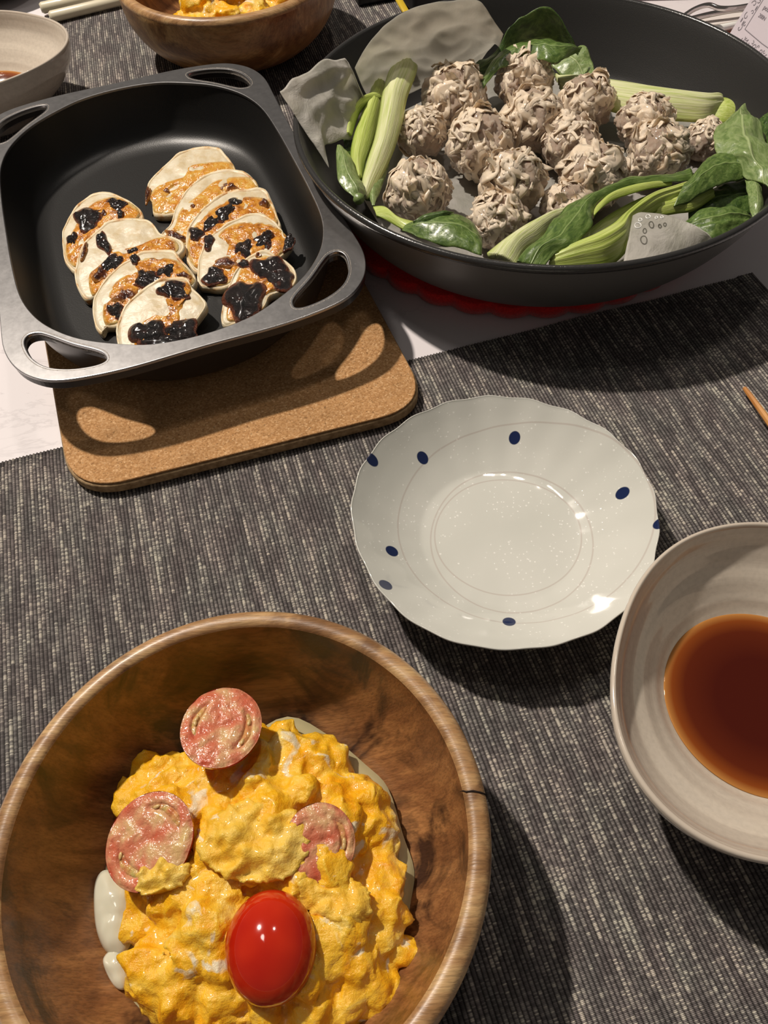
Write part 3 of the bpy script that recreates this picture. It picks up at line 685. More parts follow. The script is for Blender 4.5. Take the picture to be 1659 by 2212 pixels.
DV = [dumpling_meshes(s*3.7+1) for s in range(6)]
DU = [ # x, y, radius px, z, label
 (982,212,75,.046,'far left dumpling beside the big paper flap'),
 (1132,178,68,.048,'farthest dumpling tucked under the dark top leaf'),
 (1266,222,62,.046,'dumpling against the far end of the long pale stem'),
 (912,290,57,.042,'leftmost dumpling next to the upright pale stems'),
 (1038,312,78,.046,'dumpling with loose pale strips left of the pan centre'),
 (1150,262,74,.046,'dumpling just below the farthest one, with green onion bits'),
 (1232,312,66,.042,'dumpling in the centre of the pan between two rows'),
 (1392,266,64,.046,'pinkish dumpling in front of the long pale stem'),
 (1424,330,70,.044,'right hand dumpling with spiky loose strips on top'),
 (1524,306,50,.038,'rightmost shiny dumpling half under the big leaf'),
 (905,412,74,.044,'nearest left dumpling above the single green leaf'),
 (1106,396,76,.048,'large dumpling nearest the middle of the front row'),
 (1280,382,78,.044,'dumpling just behind the long diagonal leaf'),
 (1076,476,66,.040,'front dumpling touching the pan rim beside the leaf'),
 (1222,452,58,.034,'partly hidden dumpling peeking from behind the diagonal stem')]
rnd = random.Random(5)
for i, (x, y, r, z, lab) in enumerate(DU):
    p = at(x, y, z); dpt = (p-Vector((0, 0, CAM_H))).length
    dd = (CM @ Vector((0, 0, -1))).dot(p-Vector((0, 0, CAM_H))); rad = r*dd/FPX
    rad *= 1.08; zc = max(z-.006, .018+rad*.80); p = at(x, y, zc)
    t = thing('shumai_dumpling', 'steamed pork dumpling in shredded wrapper, '+lab, 'dumpling', (p.x, p.y, .0175), 'steamed dumplings in the frying pan')
    for me in DV[i % 6]:
        o = bpy.data.objects.new(me.name, me); C.objects.link(o); o.parent = t
        o.location = (0, 0, zc-.0175); o.rotation_euler = (rnd.uniform(-.35, .35), rnd.uniform(-.35, .35), rnd.uniform(0, 6.28)); o.scale = (rad*.93,)*3
    t.children[0].rotation_euler = t.children[1].rotation_euler
# ------------------------------------------------------------------ greens in the frying pan
def bok(lab, loc): return thing('bok_choy', lab, 'bok choy', at(*loc, .019), 'pieces of steamed bok choy in the frying pan')
t = bok('upright bunch of pale bok choy stems at the left side of the frying pan', (800, 330))
strip('stem', [((868,110,.060),(872,106,.060),.0),((850,138,.058),(890,130,.058),.002),((838,158,.056),(902,148,.056),.004),((825,205,.053),(880,212,.052),.007),((819,245,.050),(870,262,.048),.007),((808,300,.046),(856,312,.044),.006),((795,340,.043),(840,352,.040),.005),((782,388,.040),(815,400,.038),.004),((780,420,.038),(795,430,.036),.002)], m_stem, t, thick=.0035, fine=.0004)
strip('stem', [((808,158,.050),(829,168,.050),.002),((800,195,.049),(832,205,.047),.005),((777,255,.047),(822,255,.044),.006),((762,300,.045),(806,310,.042),.005),((757,340,.043),(790,355,.040),.004),((768,385,.041),(786,390,.038),.003)], m_stemg, t, thick=.003, fine=.0004)
strip('stem', [((800,200,.052),(830,210,.050),.002),((776,218,.052),(800,222,.050),.004),((757,243,.051),(780,240,.049),.004),((747,272,.049),(768,268,.047),.003),((746,290,.047),(760,293,.046),.002)], m_stemg, t, thick=.003)
strip('leaf', [((728,310,.050),(740,312,.049)),((726,345,.049),(757,338,.047),.003),((729,385,.048),(772,375,.044),.004),((738,402,.047),(785,400,.042),.004),((754,418,.046),(789,412,.042),.003),((770,433,.044),(785,425,.042))], m_leaff, t, ruf=.002, thick=.0010, nu=16)
strip('leaf', [((800,355,.036),(842,350,.036),.003),((790,390,.036),(830,392,.036),.004),((794,415,.036),(818,420,.036),.003),((804,444,.036),(809,444,.036))], m_leaff, t, ruf=.0015, thick=.0010)
strip('leaf', [((742,298,.040),(765,300,.040)),((745,330,.040),(775,335,.038)),((752,380,.038),(800,380,.034)),((790,430,.034),(815,430,.032))], m_leafd, t, ruf=.002)
V, F = tube([at(773, 432, .043), at(776, 429, .047)], [.0030, .0032], 16); o = obj('leaf_tip', V, F, m_leaff, t)
t = bok('single small bok choy leaf with pale stem at the near left rim', (930, 500))
strip('stem', [((806,446,.046),(813,464,.046)),((831,446,.046),(838,478,.046),.003),((858,468,.046),(868,495,.047),.003),((896,478,.047),(905,508,.048),.002),((930,488,.047),(935,512,.048),.001)], m_stemg, t, thick=.003)
strip('leaf', [((875,485,.050),(868,497,.050)),((894,476,.053),(896,509,.051),.002),((920,463,.055),(922,520,.052),.003),((957,456,.056),(958,531,.053),.004),((985,459,.055),(993,538,.053),.004),((1010,469,.053),(1020,545,.053),.003),((1030,490,.052),(1036,549,.053),.002),((1042,515,.051),(1041,550,.052),.001)], m_leaf, t, nu=22, ruf=.0022, thick=.0010, rfq=70)
strip('leaf', [((892,479,.055),(895,488,.053)),((920,462,.058),(915,490,.054),.002),((957,455,.059),(950,478,.056),.002),((982,457,.057),(972,462,.057))], m_leafd, t, ruf=.0012, thick=.0010)
t = bok('broad pale bok choy stem with a long leaf folded over it at the near rim', (1180, 500))
strip('stem', [((1052,546,.050),(1117,572,.046),.002),((1084,520,.049),(1135,545,.047),.006),((1113,501,.048),(1168,522,.047),.007),((1147,485,.047),(1190,500,.047),.007),((1181,467,.047),(1215,480,.047),.006),((1212,455,.047),(1250,465,.047),.004)], m_stem, t, thick=.004, fine=.0004)
strip('leaf', [((1117,566,.056),(1177,575,.054)),((1134,536,.057),(1204,545,.056),.003),((1172,508,.058),(1240,531,.058),.003),((1193,479,.058),(1262,506,.058),.003),((1217,452,.057),(1281,484,.058),.003),((1240,438,.056),(1280,462,.058),.003),((1274,421,.055),(1288,441,.056),.003),((1314,402,.054),(1318,424,.054),.003),((1356,386,.053),(1358,409,.053),.003),((1400,380,.052),(1402,402,.052),.003),((1450,376,.050),(1455,398,.050),.002),((1490,366,.048),(1500,385,.048),.001)], m_leaf, t, nu=18, nv=70, ruf=.0022, thick=.0011, rfq=75)
strip('stem', [((1278,452,.055),(1284,464,.055)),((1314,420,.055),(1318,436,.055),.002),((1356,402,.054),(1360,420,.054),.002),((1400,394,.053),(1404,408,.053),.002),((1450,388,.050),(1452,400,.050),.001)], m_stemg, t, thick=.0025)
t = bok('halved bok choy with bright yellow green stems fanning out at the near right', (1400, 450))
strip('stem', [((1225,532,.046),(1215,560,.044),-.001),((1280,490,.046),(1290,525,.044),-.002),((1330,455,.046),(1345,495,.044),-.003),((1390,425,.046),(1400,465,.044),-.003),((1455,405,.045),(1460,435,.044),-.001)], m_stem, t, thick=.003)
strip('stem', [((1190,546,.054),(1184,580,.050),.002),((1240,526,.056),(1250,582,.050),.007),((1282,507,.057),(1310,578,.050),.009),((1324,483,.057),(1352,545,.050),.008),((1352,458,.056),(1368,500,.050),.006),((1400,422,.055),(1420,456,.050),.005),((1450,404,.053),(1470,432,.050),.004),((1500,385,.051),(1520,410,.049),.003),((1560,352,.050),(1575,375,.048),.001)], m_stemg, t, nu=18, nv=60, thick=.004, fine=.0006)
strip('stem', [((1400,440,.050),(1410,470,.048),.003),((1450,428,.050),(1462,462,.047),.004),((1490,420,.050),(1500,455,.047),.004),((1530,400,.049),(1545,425,.047),.002)], m_stemg, t, thick=.003, fine=.0006)
strip('leaf', [((1478,396,.056),(1456,444,.052),.001),((1497,380,.057),(1490,432,.053),.003),((1518,353,.058),(1518,418,.054),.004),((1543,334,.058),(1550,404,.054),.004),((1579,331,.058),(1580,392,.054),.003),((1605,345,.057),(1605,384,.054),.002),((1622,372,.055),(1620,380,.054))], m_leaf, t, nu=22, ruf=.002, thick=.0010)
strip('leaf', [((1480,440,.044),(1490,480,.042),.002),((1530,408,.044),(1535,470,.042),.003),((1580,395,.044),(1590,462,.042),.003),((1625,385,.044),(1628,460,.042),.002)], m_leafd, t, nu=16, ruf=.002, thick=.0010)
strip('leaf', [((1475,485,.052),(1490,500,.052),.001),((1505,460,.054),(1512,512,.053),.003),((1535,450,.055),(1545,515,.054),.004),((1575,449,.055),(1582,502,.054),.004),((1608,455,.054),(1610,490,.054),.002),((1625,470,.053),(1623,478,.053))], m_leaf, t, nu=20, ruf=.0025, thick=.0010, fine=.0006)
strip('leaf', [((1610,385,.054),(1640,388,.054),.001),((1612,410,.055),(1647,412,.055),.003),((1617,440,.055),(1650,445,.055),.003),((1625,470,.054),(1642,468,.054),.001)], m_leaff, t, nu=12, ruf=.0015, thick=.0010)
t = bok('long pale bok choy stem lying along the far right wall of the frying pan', (1430, 215))
strip('stem', [((1200,158,.040),(1212,196,.038),.002),((1245,160,.041),(1262,215,.036),.005),((1285,166,.043),(1310,238,.035),.006),((1365,178,.044),(1390,256,.035),.007),((1457,196,.044),(1462,262,.035),.008),((1520,202,.044),(1520,263,.035),.007),((1553,200,.044),(1556,245,.036),.004),((1562,212,.042),(1562,232,.038),.001)], m_stem, t, nu=18, thick=.0045, fine=.0005)
strip('stem', [((1545,210,.040),(1535,262,.034),.003),((1575,211,.041),(1560,268,.034),.004),((1602,221,.040),(1585,262,.035),.003)], m_stemg, t, thick=.003)
t = bok('dark green bok choy leaf curled over against the far wall of the frying pan', (1150, 110))
strip('leaf', [((984,164,.044),(1002,178,.042),.001),((1040,128,.050),(1045,165,.044),.001),((1076,102,.056),(1080,150,.046),.001),((1098,73,.062),(1105,130,.048),-.001),((1124,38,.070),(1135,118,.048),-.003),((1163,22,.074),(1168,110,.048),-.005),((1195,28,.073),(1198,108,.048),-.005),((1218,50,.068),(1222,112,.048),-.003),((1233,74,.062),(1240,120,.048),-.001),((1243,97,.056),(1250,128,.048))], m_leafd, t, nu=26, nv=60, ruf=.004, thick=.0012, rfq=70)
strip('leaf', [((1026,188,.048),(1042,194,.048)),((1052,150,.053),(1066,162,.052),.002),((1082,112,.058),(1092,144,.056),.003),((1115,96,.061),(1117,130,.058),.003),((1154,87,.063),(1154,124,.060),.003),((1184,84,.064),(1180,136,.060),.004),((1212,90,.063),(1205,136,.060),.004),((1240,97,.061),(1232,122,.059),.003),((1258,102,.058),(1252,110,.058))], m_leaf, t, nu=20, nv=60, ruf=.002, thick=.0012)
strip('leaf', [((1252,100,.052),(1190,140,.044),.001),((1268,106,.052),(1210,160,.042),.002),((1279,130,.048),(1225,172,.040),.002),((1286,164,.044),(1240,178,.040),.001)], m_leaff, t, nu=18, ruf=.002, thick=.0010)
t = bok('big dull green bok choy leaf draped at the right edge of the frying pan', (1600, 300))
strip('leaf', [((1590,240,.056),(1612,218,.058),.001),((1560,258,.054),(1632,250,.060),.004),((1541,290,.054),(1655,295,.061),.006),((1538,318,.054),(1672,330,.061),.007),((1548,338,.055),(1690,370,.060),.006),((1585,352,.056),(1692,400,.059),.004),((1615,385,.056),(1680,425,.058),.002)], m_leaff, t, nu=34, nv=50, ruf=.005, thick=.0012, rfq=60, seed=2)
strip('leaf', [((1632,258,.052),(1665,238,.056)),((1640,290,.052),(1700,260,.060),.003),((1650,330,.052),(1720,300,.062),.003),((1660,420,.052),(1730,400,.060),.002)], m_leafd, t, nu=18, ruf=.005, thick=.0010)
# ------------------------------------------------------------------ spotted plate
pc = (.0538, .1922)
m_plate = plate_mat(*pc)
def plate_rf(a, r, z, i):
    k = max(0, (r-.030)/.038); return r*(1+.0045*k*math.sin(21*a+.4)+.006*k*math.sin(5*a)+.004*k*math.sin(3*a+1))
V, F = lathe(pc[0], pc[1], smooth_prof([(0, .0076), (.02, .0076), (.034, .0082), (.040, .0098), (.050, .0150), (.060, .0225), (.0672, .0292), (.0684, .0305), (.0688, .0296), (.0670, .0268), (.058, .0178), (.048, .0110), (.038, .0064), (.0335, .0052), (.0330, .0024), (.0305, .0024), (.0300, .0050), (0, .0052)], 90), 288, rf=plate_rf, zf=lambda a, r, z, i: .0003*max(0, (r-.03)/.038)*math.sin(21*a+1.2)+.0006*max(0, (r-.03)/.038)*math.sin(3*a))
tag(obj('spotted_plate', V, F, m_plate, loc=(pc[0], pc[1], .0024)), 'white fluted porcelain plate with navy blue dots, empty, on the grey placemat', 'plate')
# ------------------------------------------------------------------ stoneware bowls with dipping sauce
RT = [(-95, .064), (-60, .064), (-20, .064), (20, .064), (60, .0648), (85, .0650), (110, .0640), (140, .0618), (160, .0622), (180, .0665), (195, .0718), (207, .0748), (222, .0755), (235, .0728), (247, .0690), (265, .064)]
_rt = [np.interp((d+95) % 360, [q+95 for q, _ in RT]+[360], [r for _, r in RT]+[RT[0][1]]) for d in range(360)]
_rt = [sum(_rt[(i+k) % 360]*math.exp(-(k/11)**2) for k in range(-30, 31))/sum(math.exp(-(k/11)**2) for k in range(-30, 31))/.064 for i in range(360)]
def rtheta(a):
    d = math.degrees(a) % 360; i = int(d); f = d-i
    return _rt[i % 360]*(1-f)+_rt[(i+1) % 360]*f
def stone_bowl(cx, cy, rot, zr, label, slabel, zbase=.0022, sc=1.0):
    t = thing('stoneware_bowl', label, 'bowl', (cx, cy, zbase), 'greige stoneware sauce bowls')
    def rf(a, r, z, i):
        k = min(1, max(0, (r-.036)/.026)); return r*sc*(1+(rtheta(a-rot)-1)*k)
    h = zr
    body = [(0, .0100), (.018, .0102), (.031, .0135), (.0385, .0190), (.044, .0250), (.0490, .0300), (.0545, .0350), (.0590, .0415), (.0612, h-.003), (.0622, h-.0006)]
    V, F = lathe(cx, cy, smooth_prof(body, 60), 160, rf=rf, zf=lambda a, r, z, i: .00012*math.sin(z*900)*min(1, max(0, (r-.03)/.01))); obj('inner_wall', V, F, m_tan, t)
    outer = [(.0640, h-.0010), (.0632, h-.006), (.0605, .036), (.054, .024), (.043, .013), (.034, .0082), (.031, .0068), (.0305, zbase), (.027, zbase), (.0, .0060)]
    V, F = lathe(cx, cy, smooth_prof(outer, 50), 160, rf=rf); obj('outer_wall', V, F, m_tan, t)
    rimp = [(.0618, h-.0016), (.0621, h-.0004), (.0628, h+.0002), (.0637, h-.0002), (.0641, h-.0016)]
    V, F = lathe(cx, cy, smooth_prof(rimp, 14), 160, rf=rf, closed=False); obj('rim', V, F, m_tanrim, t)
    V, F = lathe(cx, cy, [(0, .0186), (.02, .0186), (.0372*sc, .0186), (.0380*sc, .0188), (.0384*sc, .0186), (.030, .0150), (0, .0120)], 96)
    tag(obj('dipping_sauce', V, F, m_sauce, loc=(cx, cy, .0120)), slabel, 'sauce')
stone_bowl(.1450, .1000, 0, .050, 'greige stoneware bowl at the right edge beside the spotted plate', 'dark red-brown dipping sauce in the near stoneware bowl at the right edge')
stone_bowl(-.283, .614, R(150), .052, 'greige stoneware bowl in the far left corner behind the grill pan', 'brown dipping sauce in the far left stoneware bowl')
# ------------------------------------------------------------------ wooden bowls
def wood_bowl(cx, cy, sc, label, seed, h=.060, crack=False):
    t = thing('wooden_bowl', label, 'bowl', (cx, cy, .0022), 'round turned wooden bowls')
    def rf(a, r, z, i): return r*sc*(1+.006*math.sin(2*a+seed)+.004*math.sin(3*a+seed*2))
    zf = lambda a, r, z, i: .0006*math.sin(2*a+seed)*(r/.08)
    inner = [(0, .0110), (.03, .0114), (.047, .0145), (.0595, .0222), (.0675, .034), (.0722, .049), (.0738, h-.0010)]
    V, F = lathe(cx, cy, smooth_prof(inner, 50), 160, rf=rf, zf=zf); obj('inner_wall', V, F, m_wood, t)
    V, F = lathe(cx, cy, smooth_prof([(.0736, h-.0012), (.0746, h-.0001), (.0768, h+.0004), (.0792, h-.0004), (.0808, h-.0026), (.0810, h-.0046)], 20), 160, rf=rf, zf=zf, closed=False); obj('rim', V, F, m_woodrim, t)
    V, F = lathe(cx, cy, smooth_prof([(.0810, h-.0044), (.0808, .050), (.0785, .036), (.0710, .0220), (.0590, .0105), (.0470, .0045), (.040, .0024), (.0, .0024)], 40), 160, rf=rf, zf=zf); obj('outer_wall', V, F, m_woodout, t)
    return t
wb = wood_bowl(-.0545, .0550, 1.0, 'round brown wooden bowl in the foreground filled with scrambled egg and tomato', 1.0)
q0 = at(1025, 1712, .0604); ph0 = math.atan2(q0.y-.0550, q0.x+.0545); cpts = []
for k, (r_, z_) in enumerate([(.0728, .0580), (.0738, .0595), (.0746, .0601), (.0768, .0606), (.0792, .0598), (.0808, .0577), (.0813, .0550), (.0812, .0515)]):
    f = ph0+.020-.006*k+.003*(k % 2); rr = r_*(1+.006*math.sin(2*f+1)+.004*math.sin(3*f+2)); cpts.append(Vector((-.0545+rr*math.cos(f), .0550+rr*math.sin(f), z_+.0006*math.sin(2*f+1)*.95)))
V, F = tube(cpts, [.0001, .0002, .0003, .00035, .00035, .0003, .0002, .0001], 8); obj('rim_crack', V, F, m_crack, wb)['label'] = 'dark crack across the rim'
wood_bowl(-.0945, .7015, 1.075, 'round wooden bowl at the top edge behind the grill pan', 2.5)
# ------------------------------------------------------------------ scrambled egg
EO = [(232,1765),(240,1700),(275,1650),(345,1618),(395,1640),(430,1600),(500,1560),(560,1525),(620,1545),(680,1590),(730,1625),(785,1662),(822,1662),(842,1740),(845,1815),(872,1870),(880,1960),(915,2020),(908,2085),(855,2125),(835,2175),(780,2230),(700,2290),(560,2310),(420,2280),(300,2215),(240,2140),(262,2080),(285,2040),(262,1960),(280,1900),(235,1850)]
def inside(p, P):
    c_ = False; j = len(P)-1
    for i in range(len(P)):
        if (P[i][1] > p[1]) != (P[j][1] > p[1]) and p[0] < (P[j][0]-P[i][0])*(p[1]-P[i][1])/(P[j][1]-P[i][1]+1e-12)+P[i][0]: c_ = not c_
        j = i
    return c_
def edge_d(p, P):
    m_ = 9
    for i in range(len(P)):
        a_, b_ = Vector(P[i-1]), Vector(P[i]); ab = b_-a_; t_ = max(0, min(1, (Vector(p)-a_).dot(ab)/(ab.length_squared+1e-12))); m_ = min(m_, (a_+ab*t_-Vector(p)).length)
    return m_
def egg(EOpx, z0, zt, n_curd, seed, parent, zpix=.034, vox=.0011, rr=(.0035, .0085), cx=None, cy=None):
    rnd = random.Random(seed); P = [tuple(at(x, y, zpix).xy) for x, y in EOpx] if cx is None else EOpx
    xs, ys = [p[0] for p in P], [p[1] for p in P]; bm = bmesh.new(); k = 0; mind = max(xs)-min(xs)
    def blob(c_, r3, rot):
        ret = bmesh.ops.create_icosphere(bm, subdivisions=3, radius=1); o_ = Vector((rnd.uniform(0, 50), 0, 0)); Mx = Matrix.Rotation(rot, 3, 'Z') @ Matrix.Rotation(rnd.uniform(-.5, .5), 3, 'X')
        for v in ret['verts']:
            d = v.co.copy(); d *= 1+.30*noise.noise(d*1.5+o_)+.16*noise.noise(d*3.4+o_)
            v.co = c_ + Mx @ Vector((d.x*r3[0], d.y*r3[1], d.z*r3[2]))
    # inner mass, one lens that everything sits on
    n_ = 0
    while n_ < n_curd:
        p = (rnd.uniform(min(xs), max(xs)), rnd.uniform(min(ys), max(ys)))
        if not inside(p, P): continue
        e = edge_d(p, P)
        r = rnd.uniform(*rr)
        if e < r*.55: continue
        top = z0 + (zt-z0)*min(1, e/.024)**.75
        z = z0 + (top-z0)*(rnd.random()**.35)
        blob(Vector((p[0], p[1], z)), (r*rnd.uniform(.9, 1.6), r*rnd.uniform(.7, 1.1), r*rnd.uniform(.45, .8)), rnd.uniform(0, 3.14)); n_ += 1
    for i in range(120):                       # body fill
        p = (rnd.uniform(min(xs), max(xs)), rnd.uniform(min(ys), max(ys)))
        if not inside(p, P): continue
        e = edge_d(p, P)
        if e < .006: continue
        blob(Vector((p[0], p[1], z0+.3*(zt-z0)*min(1, e/.024))), (.012, .012, .007), 0)
    me = bpy.data.meshes.new('tmp'); bm.to_mesh(me); bm.free(); o = bpy.data.objects.new('tmp', me); C.objects.link(o)
    md = o.modifiers.new('r', 'REMESH'); md.mode = 'VOXEL'; md.voxel_size = vox
    ms = o.modifiers.new('s', 'SMOOTH'); ms.factor = .5; ms.iterations = 2
    dg = bpy.context.evaluated_depsgraph_get(); m2 = bpy.data.meshes.new_from_object(o.evaluated_get(dg)); bpy.data.objects.remove(o)
    V = [tuple(v.co) for v in m2.vertices]; F = [list(p.vertices) for p in m2.polygons]; bpy.data.meshes.remove(m2)
    out_ = []
    for v in V:
        w = Vector(v); k_ = .0016*noise.noise(w*170)+.0012*abs(noise.noise(w*330))+.0006*noise.noise(w*800)
        out_.append((w.x+.0014*noise.noise(w*210+Vector((5, 0, 0))), w.y+.0014*noise.noise(w*210+Vector((0, 9, 0))), w.z+k_))
    return out_, F
eg = thing('scrambled_egg', 'mound of soft yellow scrambled egg in the foreground wooden bowl', 'scrambled egg', (-.05, .05, .0150))
V, F = egg(EO, .022, .042, 330, 11, None, rr=(.0028, .0080)); o = obj('egg_curds', V, F, m_egg, eg); o['kind'] = 'stuff'
ML = [at(x, y, .022).xy for x, y in [(215,1930),(225,2060),(260,2160),(330,2240),(470,2300),(640,2310),(780,2240),(850,2150),(875,2060),(885,1960),(895,1880),(870,1800),(838,1700),(790,1650),(715,1590),(620,1545),(520,1600),(430,1660),(310,1720),(250,1800)]]
patch('milky_juice', [tuple(p) for p in ML], lambda x, y: .0205, .0006, .0003, 90, m_milk, eg, world=True, under=.002, pw=8, n=80)
patch('egg_white', [(206,1905),(235,1880),(285,1930),(290,2010),(262,2065),(225,2050),(205,1990)], lambda x, y: .0230, .0035, .0012, 120, m_white, eg, under=.002, pw=2.5)
patch('egg_white', [(222,2075),(250,2050),(275,2085),(270,2135),(245,2128)], lambda x, y: .0230, .0025, .0010, 120, m_white, eg, under=.002, pw=2.5)
# tomatoes
def tomato(label, px, rx, ry, z, tilt, rot, cut, seed, depth=.62):
    c_ = at(px[0], px[1], z); dd = (CM @ Vector((0, 0, -1))).dot(c_-Vector((0, 0, CAM_H))); s = dd/FPX
    t = thing('cherry_tomato', label, 'tomato', tuple(c_), 'halved cherry tomatoes on the scrambled egg')
    Mx = Matrix.Translation(c_) @ tilt @ Matrix.Rotation(rot, 4, 'Z')
    def put(name, V, F, m, par=None): return obj(name, [tuple(Mx @ Vector(v)) for v in V], F, m, par or t)
    a_, b_ = rx*s, ry*s; n_ = 56
    if not cut:                       # skin side up
        V = []; prof = [(math.sin(k/14*math.pi/2), math.cos(k/14*math.pi/2)) for k in range(15)]+[(.97, -.16), (.85, -.26), (0, -.30)]
        for r, zz in prof:
            for j in range(n_):
                th = 2*math.pi*j/n_; V.append((a_*r*math.cos(th), b_*r*math.sin(th), min(a_, b_)*.82*zz))
        put('skin', V, gridfaces(len(prof), n_, wrap=True), m_skin); return t
    V = []; prof = [(1.0, 0)]+[(math.cos(k/10*math.pi/2), -math.sin(k/10*math.pi/2)) for k in range(1, 11)]
    for r, zz in prof:
        for j in range(n_):
            th = 2*math.pi*j/n_; V.append((a_*r*math.cos(th), b_*r*math.sin(th), min(a_, b_)*depth*zz))
    put('skin', V, gridfaces(len(prof), n_, wrap=True), m_skin)
    V = []; rings = 26; cav = [(.0, .68, .13, .95), (math.pi*.97, .66, .13, .85)]; n_ = 96
    def adiff(x, y): return abs((x-y+math.pi) % (2*math.pi)-math.pi)
    for i in range(rings+1):
        r = i/rings
        for j in range(n_):
            th = 2*math.pi*j/n_; u, v = r*math.cos(th), r*math.sin(th); z_ = .0006*math.sin(r*3)+.0006*nz(u, v, seed, 4)
            for (ca, cr, wr, wa) in cav:
                d = math.hypot((r-cr)/wr, adiff(th, ca)/wa)
                if d < 1: z_ -= .0018*(1-d**3)
            if r > .96: z_ -= .0005
            V.append((a_*.995*u, b_*.995*v, z_+.0004))
    put('cut_flesh', V, gridfaces(rings+1, n_, wrap=True), m_flesh)
    rnd = random.Random(seed)
    for (ca, cr, wr, wa) in cav:
        V = []
        for i in range(7):
            q = (i/6*2-1)*.9
            for j in range(29):
                w = (j/28*2-1)*.95; k = math.sqrt(max(0, 1-w*w)); r = cr+wr*q*k; th = ca+wa*w
                V.append((a_*r*math.cos(th), b_*r*math.sin(th), -.0010+.0012*(1-q*q)*k+.0005*nz(r*math.cos(th), r*math.sin(th), seed, 9)))
        gel_ = put('seed_gel', V, gridfaces(7, 29), m_gel)
        for q in range(2 if seed != 2 else 1):
            th = ca+wa*rnd.uniform(-.6, .6); su, sv = cr*math.cos(th), cr*math.sin(th); an = th+rnd.uniform(-.5, .5); V = []
            for i in range(6):
                f = i/5*math.pi
                for j in range(8):
                    t2 = 2*math.pi*j/8; x_, y_, z_ = .0007*math.sin(f)*math.cos(t2), -.0013*math.cos(f), .0004*math.sin(f)*math.sin(t2)
                    V.append((a_*su+x_*math.cos(an)-y_*math.sin(an), b_*sv+x_*math.sin(an)+y_*math.cos(an), z_+.0003))
            put('seed', V, gridfaces(6, 8, wrap=True), m_seed, gel_)
    return t
RX = lambda d: Matrix.Rotation(R(d), 4, 'X'); RY = lambda d: Matrix.Rotation(R(d), 4, 'Y')
tomato('halved cherry tomato, cut side up, at the far end of the egg', (478,1569), 86, 96, .0500, RX(-10) @ RY(8), -.2, True, 1)
tomato('halved cherry tomato, cut side up, at the left of the egg', (322,1816), 104, 96, .0440, RX(6) @ RY(-8), .9, True, 2)
tomato('halved cherry tomato, cut side up, half buried at the right of the egg', (692,1818), 76, 80, .0445, RX(8) @ RY(10), .1, True, 3)
tomato('glossy red cherry tomato half, skin side up, on the near part of the egg', (585,2045), 99, 112, .0440, RX(0), .05, False, 4)
def flapegg(P, z, h, seed):
    o = patch('egg_fold', P, lambda x, y: z, h, .0036, 150, m_eggp, eg, rings=16, n=96, under=.003, pw=2.2, seed=seed, jag=8); o['label'] = 'smooth folded sheet of egg'
flapegg([(470,1760),(520,1730),(590,1740),(655,1765),(668,1810),(650,1870),(600,1900),(540,1905),(480,1890),(430,1850),(440,1800)], .0460, .0035, 4)
flapegg([(640,1885),(700,1895),(770,1900),(800,1940),(790,1990),(740,2005),(680,1980),(640,1940)], .0410, .0040, 8)
flapegg([(300,1880),(330,1845),(380,1850),(410,1880),(380,1915),(300,1930)], .0440, .0018, 12)
0 and flapegg([(560,1535),(620,1550),(690,1600),(740,1650),(700,1680),(620,1660),(570,1610)], .0390, .0040, 16)
0 and flapegg([(790,1840),(850,1850),(880,1900),(870,1980),(820,1960),(780,1900)], .0380, .0040, 20)
# far bowl's egg
EF = [(-.0945+.050*math.cos(k/16*2*math.pi)*(1+.12*math.sin(3*k)), .7015+.046*math.sin(k/16*2*math.pi)) for k in range(16)]
V, F = egg(EF, .026, .052, 120, 21, None, cx=0, rr=(.004, .008), vox=.0016)
e2 = obj('scrambled_egg', V, F, m_egg); tag(e2, 'yellow scrambled egg in the far wooden bowl at the top edge', 'scrambled egg', kind='stuff')
# ------------------------------------------------------------------ chopsticks
p = at(1608, 838, .0065); q = at(1659, 908, .0075); d = (q-p).normalized()
V, F = tube([p, p+d*.004, p+d*.03, p+d*.21], [.0011, .0014, .0020, .0038], 8); tag(obj('chopstick', V, F, m_chop, smooth=False), 'orange bamboo chopstick tip on the grey placemat at the right edge', 'chopstick')
for (x0, y0, x1, y1, lab) in ((92,17,300,-30,'pale ivory chopstick end beside the far left bowl, farther of two'), (112,36,320,-14,'pale ivory chopstick end beside the far left bowl, nearer of two')):
    p, q = at(x0, y0, .007), at(x1, y1, .007); d = (q-p).normalized()
    V, F = tube([p-d*.002, p, p+d*.19], [.0035, .0047, .0035], 16); tag(obj('chopstick', V, F, m_ivory), lab, 'chopstick', 'pale chopsticks at the far left')
# ------------------------------------------------------------------ things cut by the top edge
def boxthing(name, x0, y0, x1, y1, z0, z1, ang, m, lab, cat, bev=.003):
    V, F = box(x0, y0, z0, x1, y1, z1, ang, bev); return tag(obj(name, V, F, m), lab, cat)
t = thing('black_case', 'black case at the top edge between the far bowl and the frying pan', 'case', (.075, .80, .0024))
V, F = box(.034, .745, .0024, .12, .86, .020, R(20), .004); obj('lower_shell', V, F, m_black, t)
V, F = box(-.002, .762, .0024, .05, .84, .012, R(15), .003); obj('flap', V, F, m_black, t)
t = thing('food_pouch', 'cloudy pouch with yellow edge behind the parchment at the top edge', 'packet', (.085, .775, .020))
V, F = box(.062, .752, .0205, .13, .83, .036, R(-20), .006); obj('film', V, F, m_clear, t)
p = at(862, 0, .036); q = at(878, 28, .036)
V, F = tube([at(856, -20, .038), p, q, at(890, 24, .037)], .0030, 10, .5); obj('yellow_edge', V, F, m_yellow, t)
